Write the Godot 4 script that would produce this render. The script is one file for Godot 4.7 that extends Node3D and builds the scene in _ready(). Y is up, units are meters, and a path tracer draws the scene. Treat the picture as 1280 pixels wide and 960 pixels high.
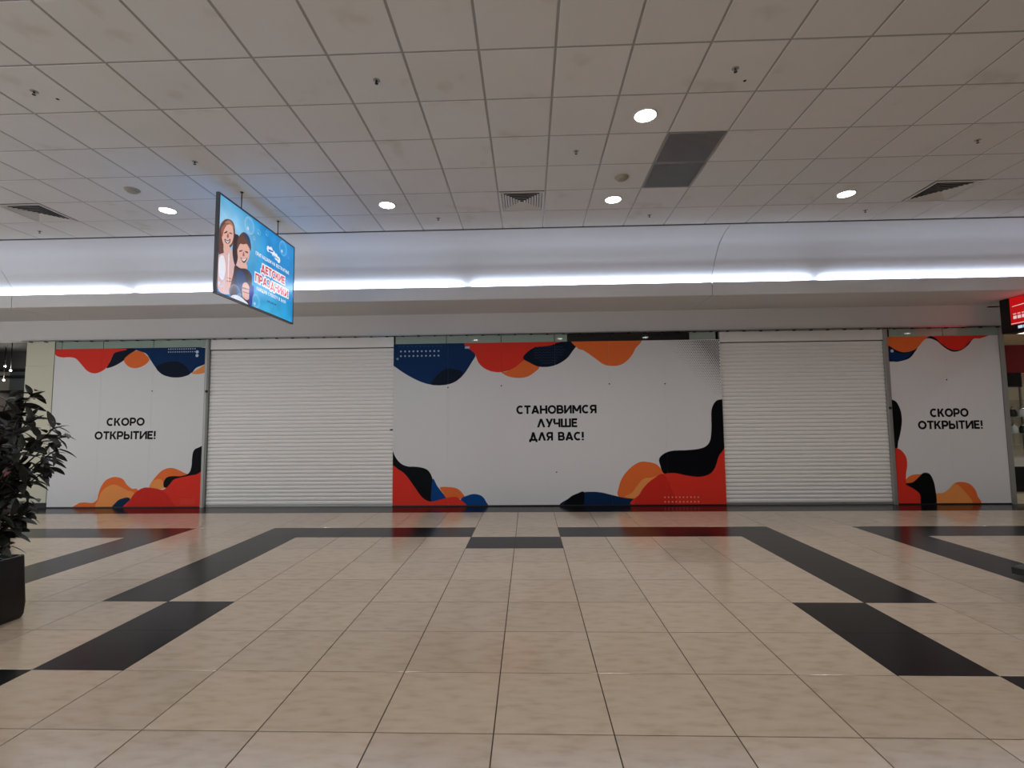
extends Node3D
# A mall hall: closed shop fronts with printed hoardings, lit cove, tiled ceiling and polished tiled floor.

const EYE := 1.5556
const CEIL := 4.4459
const FX := -0.1943     # floor grid: column line 0, row line 0, module
const FZ := 1.9870
const CX := -0.3533     # ceiling grid
const CZ := 3.6546
const T := 0.6
const ZW := -9.187      # plane of the shop fronts
const ZC := -7.2546     # edge between ceiling and cove
const XL := -13.6
const XR := 15.0
const ZB := 4.0
const PPM := 336.0      # print pixels per metre

const ART_LEFT := [
	["N", [122, 302, 163, 302, 150, 292, 137, 279, 123, 270, 110, 265, 103, 265, 109, 275, 115, 289]],
	["R", [-6, 304, -2, 299, 2, 290, 14, 286, 30, 286, 42, 283, 54, 271, 66, 259, 80, 254, 94, 258, 104, 266, 111, 280, 118, 293, 136, 301]],
	["O", [157, 296, 168, 296, 177, 291, 187, 280, 181, 271, 170, 265, 158, 263, 146, 267, 137, 278, 143, 287]],
	["B", [163, 302, 180, 291, 189, 279, 199, 265, 211, 252, 225, 246, 241, 244, 257, 247, 271, 253, 279, 262, 291, 267, 299, 273, 298, 300]],
	["N", [201, 264, 215, 272, 233, 275, 247, 273, 259, 265, 268, 252, 257, 246, 241, 244, 223, 247, 211, 252]],
	["L", [271, 252, 282, 259, 299, 269, 300, 255, 284, 250]],
	["O", [57, -5, 62, 8, 75, 10, 89, 9, 98, 15, 100, 25, 104, 38, 112, 50, 123, 56, 134, 57, 146, 53, 155, 42, 165, 35, 176, 32, 184, -5]],
	["L", [99, -5, 102, 19, 108, 32, 119, 40, 130, 43, 144, 38, 156, 32, 170, 25, 166, -5]],
	["D", [127, -5, 136, 11, 147, 17, 161, 17, 171, -5]],
	["O", [198, 39, 206, 53, 219, 67, 233, 73, 246, 72, 262, 65, 276, 57, 251, 55, 233, 53, 225, 36, 207, 35]],
	["L", [198, 39, 207, 51, 220, 52, 225, 44, 227, 36, 212, 35]],
	["K", [307, 112, 287, 110, 280, 104, 278, 92, 277, 74, 272, 63, 258, 58, 240, 58, 230, 55, 225, 46, 227, 37, 239, 38, 245, 48, 265, 55, 283, 58, 309, 62]],
	["R", [158, -7, 163, 16, 174, 30, 189, 37, 207, 36, 225, 33, 236, 42, 245, 52, 265, 57, 287, 61, 309, 66, 312, -8]],
	["S", [159, -7, 164, 16, 174, 30, 189, 36, 207, 35, 226, 29, 240, 14, 246, -8]],
]
const ART_CENTRE := [
	["B", [-7, 308, 148, 306, 154, 281, 154, 276, 148, 266, 135, 246, 122, 233, 105, 225, 84, 223, 64, 226, 43, 234, 20, 247, -1, 262, -7, 267]],
	["N", [71, 226, 82, 241, 92, 250, 103, 254, 118, 252, 131, 247, 122, 233, 105, 225, 84, 223]],
	["O", [203, 246, 216, 238, 234, 235, 251, 237, 266, 246, 274, 256, 257, 263, 244, 272, 227, 256, 212, 247]],
	["R", [145, 306, 154, 281, 161, 264, 173, 253, 189, 247, 208, 247, 227, 254, 244, 267, 261, 276, 280, 283, 302, 289, 332, 303]],
	["N", [244, 272, 253, 284, 268, 292, 295, 295, 313, 301, 348, 303, 345, 295, 337, 285, 326, 271, 309, 260, 290, 255, 272, 256, 257, 263]],
	["K", [-5, 119, 0, 102, 6, 89, 16, 78, 29, 73, 47, 72, 64, 67, 73, 54, 75, 37, 73, 7, 59, 6, 36, 27, 18, 49, 6, 56, -5, 60]],
	["U", [75, 50, 83, 37, 94, 23, 101, 15, 92, 12, 73, 9, 72, 26]],
	["O", [88, 34, 103, 35, 120, 32, 131, 22, 133, 15, 125, 13, 101, 15, 94, 24]],
	["U", [127, 13, 138, 19, 151, 22, 164, 19, 172, 10, 175, -5, 127, -5]],
	["R", [-5, 71, 12, 67, 25, 57, 40, 37, 55, 17, 70, 9, 88, 12, 110, 17, 123, 14, 130, -5, -4, -4]],
	["O", [342, 307, 457, 307, 452, 286, 442, 270, 427, 258, 411, 255, 394, 258, 376, 271, 358, 284, 345, 290]],
	["O", [415, 16, 416, 35, 424, 53, 439, 69, 455, 78, 470, 78, 484, 74, 493, 65, 500, 55, 476, 46, 454, 24, 448, 11]],
	["L", [426, 16, 439, 23, 450, 37, 461, 48, 476, 50, 487, 53, 476, 42, 453, 21, 448, 10]],
	["D", [315, -2, 325, 14, 340, 22, 360, 25, 381, 24, 403, 19, 424, 14, 451, 10, 449, -2]],
	["K", [315, -2, 325, 14, 340, 22, 352, 24, 348, -2]],
	["K", [622, 195, 607, 191, 598, 189, 591, 181, 587, 168, 586, 139, 583, 117, 575, 106, 561, 101, 539, 99, 514, 98, 499, 93, 490, 84, 491, 73, 498, 57, 519, 56, 541, 51, 562, 49, 580, 54, 592, 67, 598, 83, 603, 92, 618, 102]],
	["R", [446, -2, 453, 21, 465, 37, 480, 49, 496, 56, 516, 58, 541, 53, 562, 51, 580, 56, 590, 68, 596, 85, 602, 94, 618, 104, 616, -3]],
	["S", [446, -2, 454, 21, 465, 37, 480, 49, 496, 56, 508, 35, 515, -3]],
]
const ART_RIGHT := [
	["N", [-5, 310, 173, 308, 152, 296, 141, 284, 128, 275, 113, 273, 99, 281, 86, 293, 71, 298, 59, 291, 47, 274, 36, 262, 21, 257, 9, 256, -8, 263]],
	["B", [-6, 282, 8, 275, 20, 271, 32, 271, 41, 274, 32, 263, 19, 258, 9, 258, -8, 265]],
	["O", [-5, 310, 74, 309, 61, 292, 49, 279, 32, 273, 18, 275, 6, 282, -6, 292]],
	["R", [78, 309, 179, 307, 166, 297, 152, 296, 143, 289, 130, 277, 113, 276, 99, 284, 86, 297]],
	["K", [-10, 193, 0, 187, 8, 182, 14, 167, 15, 148, 11, 127, 6, 111, 2, 98, -16, 98]],
	["O", [16, 45, 28, 52, 44, 52, 37, 42, 16, 36]],
	["R", [-16, 103, 0, 100, 10, 96, 18, 84, 19, 69, 16, 53, 16, 36, 28, 28, 38, 17, 40, -1, -23, -1]],
	["O", [62, 17, 76, 19, 87, 25, 98, 36, 110, 39, 124, 36, 133, 27, 137, 15, 137, -2, 60, -1]],
	["L", [62, 17, 78, 20, 89, 27, 100, 36, 115, 23, 125, -1, 60, -1]],
	["K", [14, 36, 27, 39, 38, 48, 46, 55, 56, 54, 62, 44, 65, 27, 64, -1, 40, -1, 38, 17, 28, 27]],
]
const ADVERT_FIGURES := [
	["h", [2, 68, 5, 82, 14, 92, 25, 95, 31, 91, 33, 82, 31, 71, 25, 62, 13, 56, 6, 59]],
	["h", [1, 71, 8, 72, 9, 60, 12, 52, 8, 45, 2, 50]],
	["s", [12, 62, 22, 63, 25, 57, 14, 50]],
	["s", [8, 76, 14, 84, 22, 89, 28, 88, 30, 78, 27, 68, 19, 61, 12, 60, 8, 67]],
	["g", [7, 71, 7, 79, 14, 87, 20, 91, 15, 84, 11, 77, 9, 69]],
	["y", [12, 87, 20, 93, 27, 92, 31, 87, 26, 89, 19, 89]],
	["p", [1, 42, 11, 50, 19, 51, 28, 60, 41, 55, 43, 42, 34, 10, 6, 4, 1, 29]],
	["w", [4, 41, 12, 47, 17, 34, 13, 19, 5, 22]],
	["d", [32, 79, 36, 82, 41, 81, 39, 67, 40, 53, 35, 43, 29, 58]],
	["s", [44, 49, 58, 53, 60, 46, 46, 41]],
	["s", [39, 66, 45, 74, 55, 78, 63, 76, 65, 67, 61, 57, 52, 48, 45, 49, 40, 56]],
	["h", [39, 65, 38, 74, 43, 84, 52, 91, 63, 89, 68, 79, 67, 72, 64, 75, 58, 78, 51, 75, 44, 73]],
	["n", [50, 88, 57, 90, 65, 86, 68, 77, 64, 79, 59, 84]],
	["d", [35, 43, 46, 43, 58, 46, 68, 44, 72, 36, 68, 3, 40, -2, 25, 7, 32, 31]],
	["n", [39, 33, 49, 41, 59, 32, 53, 7, 42, 6]],
	["s", [20, 28, 27, 29, 29, 23, 26, 13, 22, 12, 19, 20]],
	["g", [21, 24, 28, 25, 28, 24, 21, 23]],
	["g", [20, 20, 29, 22, 28, 21, 21, 19]],
	["s", [52, 24, 60, 29, 67, 24, 67, 11, 61, 7, 52, 11]],
	["g", [53, 21, 66, 22, 66, 21, 53, 19]],
	["g", [54, 16, 67, 17, 67, 16, 54, 15]],
	["w", [21, 50, 23, 51, 23, 22, 22, 21]],
	["w", [31, 5, 45, 8, 65, 3, 61, -1, 40, -1, 28, -1]],
	["b", [67, 24, 76, 29, 77, 19, 73, 3, 68, 3]],
	["x", [13, 68, 19, 68, 24, 72, 23, 67, 18, 64, 14, 65]],
	["w", [14, 67, 19, 67, 23, 70, 19, 65]],
	["x", [46, 57, 53, 56, 60, 61, 58, 56, 53, 52, 48, 54]],
	["w", [47, 56, 53, 56, 59, 60, 53, 54]],
	["x", [12, 75, 17, 79, 17, 77, 12, 74]],
	["x", [22, 79, 27, 80, 27, 79, 22, 78]],
	["g", [19, 77, 21, 74, 19, 71, 17, 72]],
	["x", [43, 64, 49, 67, 49, 66, 44, 63]],
	["x", [55, 68, 61, 69, 61, 67, 56, 67]],
	["g", [52, 66, 54, 62, 52, 60, 50, 61]],
]
const ADVERT_BUBBLES := [[63, 104, 11], [85, 104, 4], [150, 105, 11], [8, 17, 8], [37, 8, 12], [83, 11, 9], [48, 4, 8], [167, 97, 2], [75, 92, 3], [105, 110, 4]]
const INK := {
	"W": Color(0.87, 0.865, 0.872), "R": Color(0.89, 0.22, 0.17), "S": Color(0.83, 0.19, 0.15), "O": Color(0.93, 0.45, 0.22), "L": Color(0.95, 0.60, 0.33),
	"B": Color(0.05, 0.19, 0.37), "N": Color(0.05, 0.10, 0.18), "D": Color(0.06, 0.17, 0.31), "U": Color(0.04, 0.27, 0.53), "K": Color(0.035, 0.045, 0.07),
}
const SKIN := {
	"h": Color(0.42, 0.26, 0.20), "s": Color(0.93, 0.72, 0.66), "g": Color(0.62, 0.40, 0.34), "p": Color(0.90, 0.74, 0.72), "d": Color(0.22, 0.13, 0.14),
	"n": Color(0.12, 0.25, 0.45), "w": Color(0.96, 0.96, 1.0), "b": Color(0.10, 0.20, 0.60), "x": Color(0.30, 0.12, 0.12), "y": Color(0.72, 0.52, 0.40),
}
# Letters as strokes: v x y0 y1 (upright), h x0 x1 y (level), d x0 y0 x1 y1 (slant), a cx cy rx ry from to (arc, degrees); first number is the width
const GLYPH := {
	"С": [0.84, ["a", 0.46, 0.5, 0.36, 0.405, 50, 310]],
	"К": [0.78, ["v", 0.095, 0, 1], ["d", 0.24, 0.40, 0.64, 1], ["d", 0.36, 0.56, 0.67, 0]],
	"О": [0.96, ["a", 0.48, 0.5, 0.385, 0.405, 0, 360]],
	"Р": [0.74, ["v", 0.095, 0, 1], ["h", 0.1, 0.42, 0.905], ["h", 0.1, 0.42, 0.40], ["a", 0.42, 0.652, 0.225, 0.252, -90, 90]],
	"Т": [0.74, ["h", 0, 0.74, 0.905], ["v", 0.37, 0, 1]],
	"Ы": [1.02, ["v", 0.095, 0, 1], ["h", 0.1, 0.42, 0.095], ["h", 0.1, 0.42, 0.54], ["a", 0.42, 0.317, 0.2, 0.222, -90, 90], ["v", 0.925, 0, 1]],
	"И": [0.86, ["v", 0.095, 0, 1], ["v", 0.765, 0, 1], ["d", 0.14, 0.08, 0.72, 0.92]],
	"Е": [0.66, ["v", 0.095, 0, 1], ["h", 0.1, 0.64, 0.905], ["h", 0.1, 0.58, 0.51], ["h", 0.1, 0.65, 0.095]],
	"!": [0.26, ["v", 0.13, 0.32, 1], ["v", 0.13, 0, 0.19]],
	"А": [0.92, ["d", 0.11, 0, 0.46, 1], ["d", 0.81, 0, 0.46, 1], ["h", 0.2, 0.72, 0.27]],
	"Н": [0.84, ["v", 0.095, 0, 1], ["v", 0.745, 0, 1], ["h", 0.1, 0.74, 0.5]],
	"В": [0.78, ["v", 0.095, 0, 1], ["h", 0.1, 0.42, 0.905], ["h", 0.1, 0.44, 0.51], ["h", 0.1, 0.44, 0.095], ["a", 0.42, 0.708, 0.19, 0.197, -90, 90], ["a", 0.44, 0.302, 0.23, 0.207, -90, 90]],
	"М": [1.02, ["v", 0.095, 0, 1], ["v", 0.925, 0, 1], ["d", 0.13, 0.97, 0.51, 0.25], ["d", 0.89, 0.97, 0.51, 0.25]],
	"Я": [0.76, ["v", 0.665, 0, 1], ["h", 0.32, 0.66, 0.905], ["h", 0.32, 0.66, 0.42], ["a", 0.32, 0.662, 0.215, 0.243, 90, 270], ["d", 0.11, 0, 0.36, 0.42]],
	"Л": [0.92, ["d", 0.11, 0, 0.46, 1], ["d", 0.81, 0, 0.46, 1]],
	"У": [0.82, ["d", 0.11, 1, 0.43, 0.34], ["d", 0.72, 1, 0.30, 0]],
	"Ч": [0.78, ["v", 0.685, 0, 1], ["v", 0.095, 0.5, 1], ["h", 0.06, 0.68, 0.44]],
	"Ш": [1.16, ["v", 0.095, 0, 1], ["v", 0.58, 0, 1], ["v", 1.065, 0, 1], ["h", 0.1, 1.06, 0.095]],
	"Д": [0.98, ["d", 0.24, 0.1, 0.49, 1], ["d", 0.74, 0.1, 0.49, 1], ["h", 0.02, 0.96, 0.1], ["v", 0.11, -0.16, 0.1], ["v", 0.87, -0.16, 0.1]],
	"П": [0.82, ["v", 0.095, 0, 1], ["v", 0.725, 0, 1], ["h", 0.1, 0.72, 0.905]],
	"З": [0.70, ["a", 0.3, 0.708, 0.22, 0.197, -90, 150], ["a", 0.3, 0.302, 0.26, 0.207, -150, 90]],
	"Г": [0.62, ["v", 0.095, 0, 1], ["h", 0.1, 0.6, 0.905]],
	"Б": [0.76, ["v", 0.095, 0, 1], ["h", 0.1, 0.66, 0.905], ["h", 0.1, 0.42, 0.56], ["h", 0.1, 0.42, 0.095], ["a", 0.42, 0.327, 0.22, 0.232, -90, 90]],
	"Ж": [1.1, ["v", 0.55, 0, 1], ["d", 0.11, 0, 0.45, 0.55], ["d", 0.11, 1, 0.45, 0.45], ["d", 0.99, 0, 0.65, 0.55], ["d", 0.99, 1, 0.65, 0.45]],
	"Ю": [1.2, ["v", 0.095, 0, 1], ["h", 0.1, 0.36, 0.5], ["a", 0.75, 0.5, 0.34, 0.405, 0, 360]],
	"1": [0.44, ["v", 0.3, 0, 1], ["h", 0.04, 0.3, 0.905]],
	"6": [0.76, ["a", 0.38, 0.32, 0.26, 0.225, 0, 360], ["d", 0.2, 0.35, 0.56, 1]],
	"0": [0.80, ["a", 0.40, 0.5, 0.28, 0.405, 0, 360]],
	":": [0.28, ["v", 0.14, 0, 0.19], ["v", 0.14, 0.5, 0.69]],
}

var rng := RandomNumberGenerator.new()
var cam: Camera3D
var M := {}
var used := {}

# ---------------------------------------------------------------- helpers
func mat(name_: String, c: Color, rough := 0.6, metal := 0.0) -> StandardMaterial3D:
	var m := StandardMaterial3D.new()
	m.resource_name = name_
	m.albedo_color = c
	m.roughness = rough
	m.metallic = metal
	M[name_] = m
	return m

func glow(name_: String, c: Color, energy: float) -> StandardMaterial3D:
	var m := mat(name_, Color(0.9, 0.9, 0.9), 0.5)
	m.emission_enabled = true
	m.emission = c
	m.emission_energy_multiplier = energy
	return m

func mb() -> SurfaceTool:
	var st := SurfaceTool.new()
	st.begin(Mesh.PRIMITIVE_TRIANGLES)
	st.set_smooth_group(-1)
	return st

func quad(st: SurfaceTool, a: Vector3, b: Vector3, c: Vector3, d: Vector3) -> void:   # counter-clockwise seen from outside
	for v in [a, c, b, a, d, c]:
		st.add_vertex(v)

func quad_uv(st: SurfaceTool, p: Array, uv: Array) -> void:
	for i in [0, 2, 1, 0, 3, 2]:
		st.set_uv(uv[i])
		st.add_vertex(p[i])

func box(st: SurfaceTool, a: Vector3, b: Vector3) -> void:
	var p := func(x, y, z): return Vector3(b.x if x else a.x, b.y if y else a.y, b.z if z else a.z)
	quad(st, p.call(0, 0, 1), p.call(1, 0, 1), p.call(1, 1, 1), p.call(0, 1, 1))
	quad(st, p.call(1, 0, 0), p.call(0, 0, 0), p.call(0, 1, 0), p.call(1, 1, 0))
	quad(st, p.call(1, 0, 1), p.call(1, 0, 0), p.call(1, 1, 0), p.call(1, 1, 1))
	quad(st, p.call(0, 0, 0), p.call(0, 0, 1), p.call(0, 1, 1), p.call(0, 1, 0))
	quad(st, p.call(0, 1, 1), p.call(1, 1, 1), p.call(1, 1, 0), p.call(0, 1, 0))
	quad(st, p.call(0, 0, 0), p.call(1, 0, 0), p.call(1, 0, 1), p.call(0, 0, 1))

# box with all vertical or all edges of one face softened: a chamfered slab, face up (or down)
func slab(st: SurfaceTool, a: Vector3, b: Vector3, ch: float, up := true) -> void:
	var yt := b.y if up else a.y
	var yb := a.y if up else b.y
	var s := 1.0 if up else -1.0
	var top := [Vector3(a.x + ch, yt, b.z - ch), Vector3(b.x - ch, yt, b.z - ch), Vector3(b.x - ch, yt, a.z + ch), Vector3(a.x + ch, yt, a.z + ch)]
	var mid := [Vector3(a.x, yt - s * ch, b.z), Vector3(b.x, yt - s * ch, b.z), Vector3(b.x, yt - s * ch, a.z), Vector3(a.x, yt - s * ch, a.z)]
	var low := [Vector3(a.x, yb, b.z), Vector3(b.x, yb, b.z), Vector3(b.x, yb, a.z), Vector3(a.x, yb, a.z)]
	if up:
		quad(st, top[0], top[1], top[2], top[3])
	else:
		quad(st, top[3], top[2], top[1], top[0])
	for i in 4:
		var j := (i + 1) % 4
		if up:
			quad(st, mid[i], mid[j], top[j], top[i])
			quad(st, low[i], low[j], mid[j], mid[i])
		else:
			quad(st, mid[j], mid[i], top[i], top[j])
			quad(st, low[j], low[i], mid[i], mid[j])

# closed profile of (z, y) points, counter-clockwise seen from +x, drawn along x
func extrude(st: SurfaceTool, pts: PackedVector2Array, xa: float, xb: float, smooth := -1) -> void:
	st.set_smooth_group(smooth)
	var n := pts.size()
	for i in n:
		var p := pts[i]
		var q := pts[(i + 1) % n]
		quad(st, Vector3(xa, p.y, p.x), Vector3(xb, p.y, p.x), Vector3(xb, q.y, q.x), Vector3(xa, q.y, q.x))
	st.set_smooth_group(-1)
	var tri := Geometry2D.triangulate_polygon(pts)
	for i in tri.size() / 3:
		var a := pts[tri[i * 3]]
		var b := pts[tri[i * 3 + 1]]
		var c := pts[tri[i * 3 + 2]]
		for v in [a, b, c]:
			st.add_vertex(Vector3(xb, v.y, v.x))
		for v in [a, c, b]:
			st.add_vertex(Vector3(xa, v.y, v.x))

# profile of (radius, y), turned about the y axis
func lathe(st: SurfaceTool, prof: Array, n := 24, at := Vector3.ZERO, smooth := 0) -> void:
	st.set_smooth_group(smooth)
	for i in n:
		var a := TAU * i / n
		var b := TAU * (i + 1) / n
		for k in prof.size() - 1:
			var p: Vector2 = prof[k]
			var q: Vector2 = prof[k + 1]
			quad(st, at + Vector3(p.x * cos(a), p.y, p.x * sin(a)), at + Vector3(q.x * cos(a), q.y, q.x * sin(a)), at + Vector3(q.x * cos(b), q.y, q.x * sin(b)), at + Vector3(p.x * cos(b), p.y, p.x * sin(b)))
	st.set_smooth_group(-1)

func tube(st: SurfaceTool, pts: Array, r0: float, r1: float, n := 8) -> void:
	st.set_smooth_group(0)
	var rings := []
	for i in pts.size():
		var t: Vector3 = (pts[mini(i + 1, pts.size() - 1)] - pts[maxi(i - 1, 0)]).normalized()
		var u := t.cross(Vector3.UP if absf(t.y) < 0.9 else Vector3.RIGHT).normalized()
		var w := t.cross(u)
		var r := lerpf(r0, r1, float(i) / maxi(1, pts.size() - 1))
		var ring := []
		for k in n:
			ring.append(pts[i] + (u * cos(TAU * k / n) + w * sin(TAU * k / n)) * r)
		rings.append(ring)
	for i in rings.size() - 1:
		for k in n:
			var j := (k + 1) % n
			quad(st, rings[i][k], rings[i][j], rings[i + 1][j], rings[i + 1][k])
	for k in range(1, n - 1):
		for v in [rings[0][0], rings[0][k], rings[0][k + 1]]:
			st.add_vertex(v)
		for v in [rings[-1][0], rings[-1][k + 1], rings[-1][k]]:
			st.add_vertex(v)
	st.set_smooth_group(-1)

func done(st: SurfaceTool) -> ArrayMesh:
	st.generate_normals()
	return st.commit()

func numbered(called: String) -> String:
	if not used.has(called):
		used[called] = 0
		return called
	used[called] += 1
	return "%s_%03d" % [called, used[called]]

func place(called: String, mesh: Mesh, m: Material, parent: Node = self, at := Vector3.ZERO) -> MeshInstance3D:
	var o := MeshInstance3D.new()
	o.name = numbered(called) if parent == self else called
	o.mesh = mesh
	o.material_override = m
	o.position = at
	parent.add_child(o, true)
	return o

func obj(called: String, st: SurfaceTool, m: Material, parent: Node = self, at := Vector3.ZERO) -> MeshInstance3D:
	return place(called, done(st), m, parent, at)

func bx(called: String, a: Vector3, b: Vector3, m: Material, parent: Node = self) -> MeshInstance3D:
	var c := (a + b) / 2.0
	var st := mb()
	box(st, a - c, b - c)
	return obj(called, st, m, parent, c)

func tag(o: Node, label: String, category: String, group := "") -> void:
	o.set_meta("label", label)
	o.set_meta("category", category)
	if group:
		o.set_meta("group", group)

func thing(called: String, label: String, category: String, at := Vector3.ZERO, group := "") -> Node3D:
	var o := Node3D.new()
	o.name = numbered(called)
	add_child(o)
	o.position = at
	tag(o, label, category, group)
	return o

func setting(called: String, label: String, category: String) -> Node3D:
	var o := thing(called, label, category)
	o.set_meta("kind", "structure")
	return o

func copy(o: Node3D, base: String, at: Vector3, label: String, group: String) -> Node3D:
	var c: Node3D = o.duplicate()
	c.name = numbered(base)
	add_child(c)
	c.position = at
	c.set_meta("label", label)
	c.set_meta("group", group)
	return c

func area(parent: Node3D, at: Vector3, turn: Vector3, size: Vector2, c: Color, energy: float) -> void:
	var l := AreaLight3D.new()
	l.name = "lamp"
	parent.add_child(l, true)
	l.position = at
	l.rotation_degrees = turn
	l.area_size = size
	l.area_normalize_energy = true
	l.light_color = c
	l.light_energy = energy
	l.shadow_enabled = true
	l.area_range = 30.0

func noise(freq: float, octaves := 4, seed_ := 1, kind := FastNoiseLite.TYPE_SIMPLEX_SMOOTH) -> FastNoiseLite:
	var n := FastNoiseLite.new()
	n.noise_type = kind
	n.seed = seed_
	n.frequency = freq
	n.fractal_octaves = octaves
	return n

func noise_tex(n: FastNoiseLite, cols: Array, offs: Array, side := 512) -> NoiseTexture2D:
	var t := NoiseTexture2D.new()
	t.width = side
	t.height = side
	t.seamless = true
	t.noise = n
	var g := Gradient.new()
	g.offsets = PackedFloat32Array(offs)
	g.colors = PackedColorArray(cols)
	t.color_ramp = g
	return t

func tri(m: StandardMaterial3D, scale: Vector3, offset := Vector3.ZERO) -> void:
	m.uv1_triplanar = true
	m.uv1_world_triplanar = true
	m.uv1_scale = scale
	m.uv1_offset = offset
	m.uv1_triplanar_sharpness = 8.0

func in_frame(p: Vector3, margin := 6.0) -> bool:
	var q := cam.transform.affine_inverse() * p
	if q.z > -0.05:
		return false
	var f := 480.0 / tan(deg_to_rad(cam.fov / 2.0))
	return absf(q.x / -q.z * f) < 640.0 + margin and absf(q.y / -q.z * f) < 480.0 + margin

# ---------------------------------------------------------------- print
func fill(img: Image, pts: PackedVector2Array, c: Color) -> void:
	var lo := INF
	var hi := -INF
	for p in pts:
		lo = minf(lo, p.y)
		hi = maxf(hi, p.y)
	var n := pts.size()
	for y in range(maxi(0, floori(lo)), mini(img.get_height() - 1, ceili(hi)) + 1):
		var yy := y + 0.5
		var xs := []
		for i in n:
			var a := pts[i]
			var b := pts[(i + 1) % n]
			if (a.y <= yy) != (b.y <= yy):
				xs.append(a.x + (yy - a.y) / (b.y - a.y) * (b.x - a.x))
		xs.sort()
		for i in range(0, xs.size() - 1, 2):
			var x0 := maxi(0, roundi(xs[i]))
			var x1 := mini(img.get_width(), roundi(xs[i + 1]))
			if x1 > x0:
				img.fill_rect(Rect2i(x0, y, x1 - x0, 1), c)

func rounded(flat: Array, ppm: float, height: int) -> PackedVector2Array:   # smooth closed curve through points in centimetres
	var p := []
	for i in flat.size() / 2:
		p.append(Vector2(flat[2 * i], flat[2 * i + 1]))
	var out := PackedVector2Array()
	var n := p.size()
	for i in n:
		for k in 8:
			var v: Vector2 = p[i].cubic_interpolate(p[(i + 1) % n], p[(i - 1 + n) % n], p[(i + 2) % n], k / 8.0)
			out.append(Vector2(v.x * 0.01 * ppm, height - v.y * 0.01 * ppm))
	return out

func dot(img: Image, x: float, y: float, r: float, c: Color) -> void:
	var pts := PackedVector2Array()
	for k in 14:
		pts.append(Vector2(x + cos(TAU * k / 14) * r, y + sin(TAU * k / 14) * r))
	fill(img, pts, c)

# a line of text: baseline at (x, y) in pixels, capital height h, fitted to width w
func write(img: Image, text: String, x: float, y: float, w: float, h: float, c: Color, weight := 0.235, grow := 0.0) -> void:
	var total := 0.0
	for ch in text:
		total += (GLYPH[ch][0] if GLYPH.has(ch) else 0.45) + 0.08
	var sx := w / (total - 0.08)
	var at := x
	for ch in text:
		if not GLYPH.has(ch):
			at += 0.56 * sx
			continue
		var g: Array = GLYPH[ch]
		for k in range(1, g.size()):
			var s: Array = g[k]
			var tx := weight / 2.0 * minf(sx, h) + grow
			var ty := weight / 2.0 * h + grow
			var pts := PackedVector2Array()
			match s[0]:
				"v":
					pts = [Vector2(at + s[1] * sx - tx, y - s[2] * h + grow), Vector2(at + s[1] * sx + tx, y - s[2] * h + grow), Vector2(at + s[1] * sx + tx, y - s[3] * h - grow), Vector2(at + s[1] * sx - tx, y - s[3] * h - grow)]
				"h":
					pts = [Vector2(at + s[1] * sx - grow, y - s[3] * h - ty), Vector2(at + s[2] * sx + grow, y - s[3] * h - ty), Vector2(at + s[2] * sx + grow, y - s[3] * h + ty), Vector2(at + s[1] * sx - grow, y - s[3] * h + ty)]
				"d":
					var e := tx * 1.12
					var lower: float = -1.0 if s[4] > s[2] else 1.0
					pts = [Vector2(at + s[1] * sx - e, y - s[2] * h - lower * grow), Vector2(at + s[1] * sx + e, y - s[2] * h - lower * grow), Vector2(at + s[3] * sx + e, y - s[4] * h + lower * grow), Vector2(at + s[3] * sx - e, y - s[4] * h + lower * grow)]
				"a":
					for inner in [false, true]:
						for i in 25:
							var q := deg_to_rad(lerpf(s[5], s[6], (24 - i if inner else i) / 24.0))
							var o := -1.0 if inner else 1.0
							pts.append(Vector2(at + s[1] * sx + (s[3] * sx + o * tx) * cos(q), y - s[2] * h - (s[4] * h + o * ty) * sin(q)))
			fill(img, pts, c)
		at += (g[0] + 0.08) * sx

func print_sheet(w: float, art: Array, paper: Color) -> Image:
	var img := Image.create(int(w * PPM), int(3.0 * PPM), false, Image.FORMAT_RGB8)
	img.fill(paper)
	for a in art:
		var pts := rounded(a[1], PPM, img.get_height() + int(0.02 * PPM))
		fill(img, pts, INK[a[0]])
	return img

func words(img: Image, text: String, xa: float, xb: float, ya: float, yb: float, left: float) -> void:
	write(img, text, (xa - left) * PPM, img.get_height() - (ya - 0.02) * PPM, (xb - xa) * PPM, (yb - ya) * PPM, Color(0.05, 0.05, 0.07))

func print_dots(img: Image, x0: float, y0: float, nx: int, ny: int, dx: float, dy: float, r: float, c: Color) -> void:
	for i in nx:
		for j in ny:
			dot(img, (x0 + i * dx) * PPM, img.get_height() - (y0 - 0.02 - j * dy) * PPM, r * PPM, c)

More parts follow.
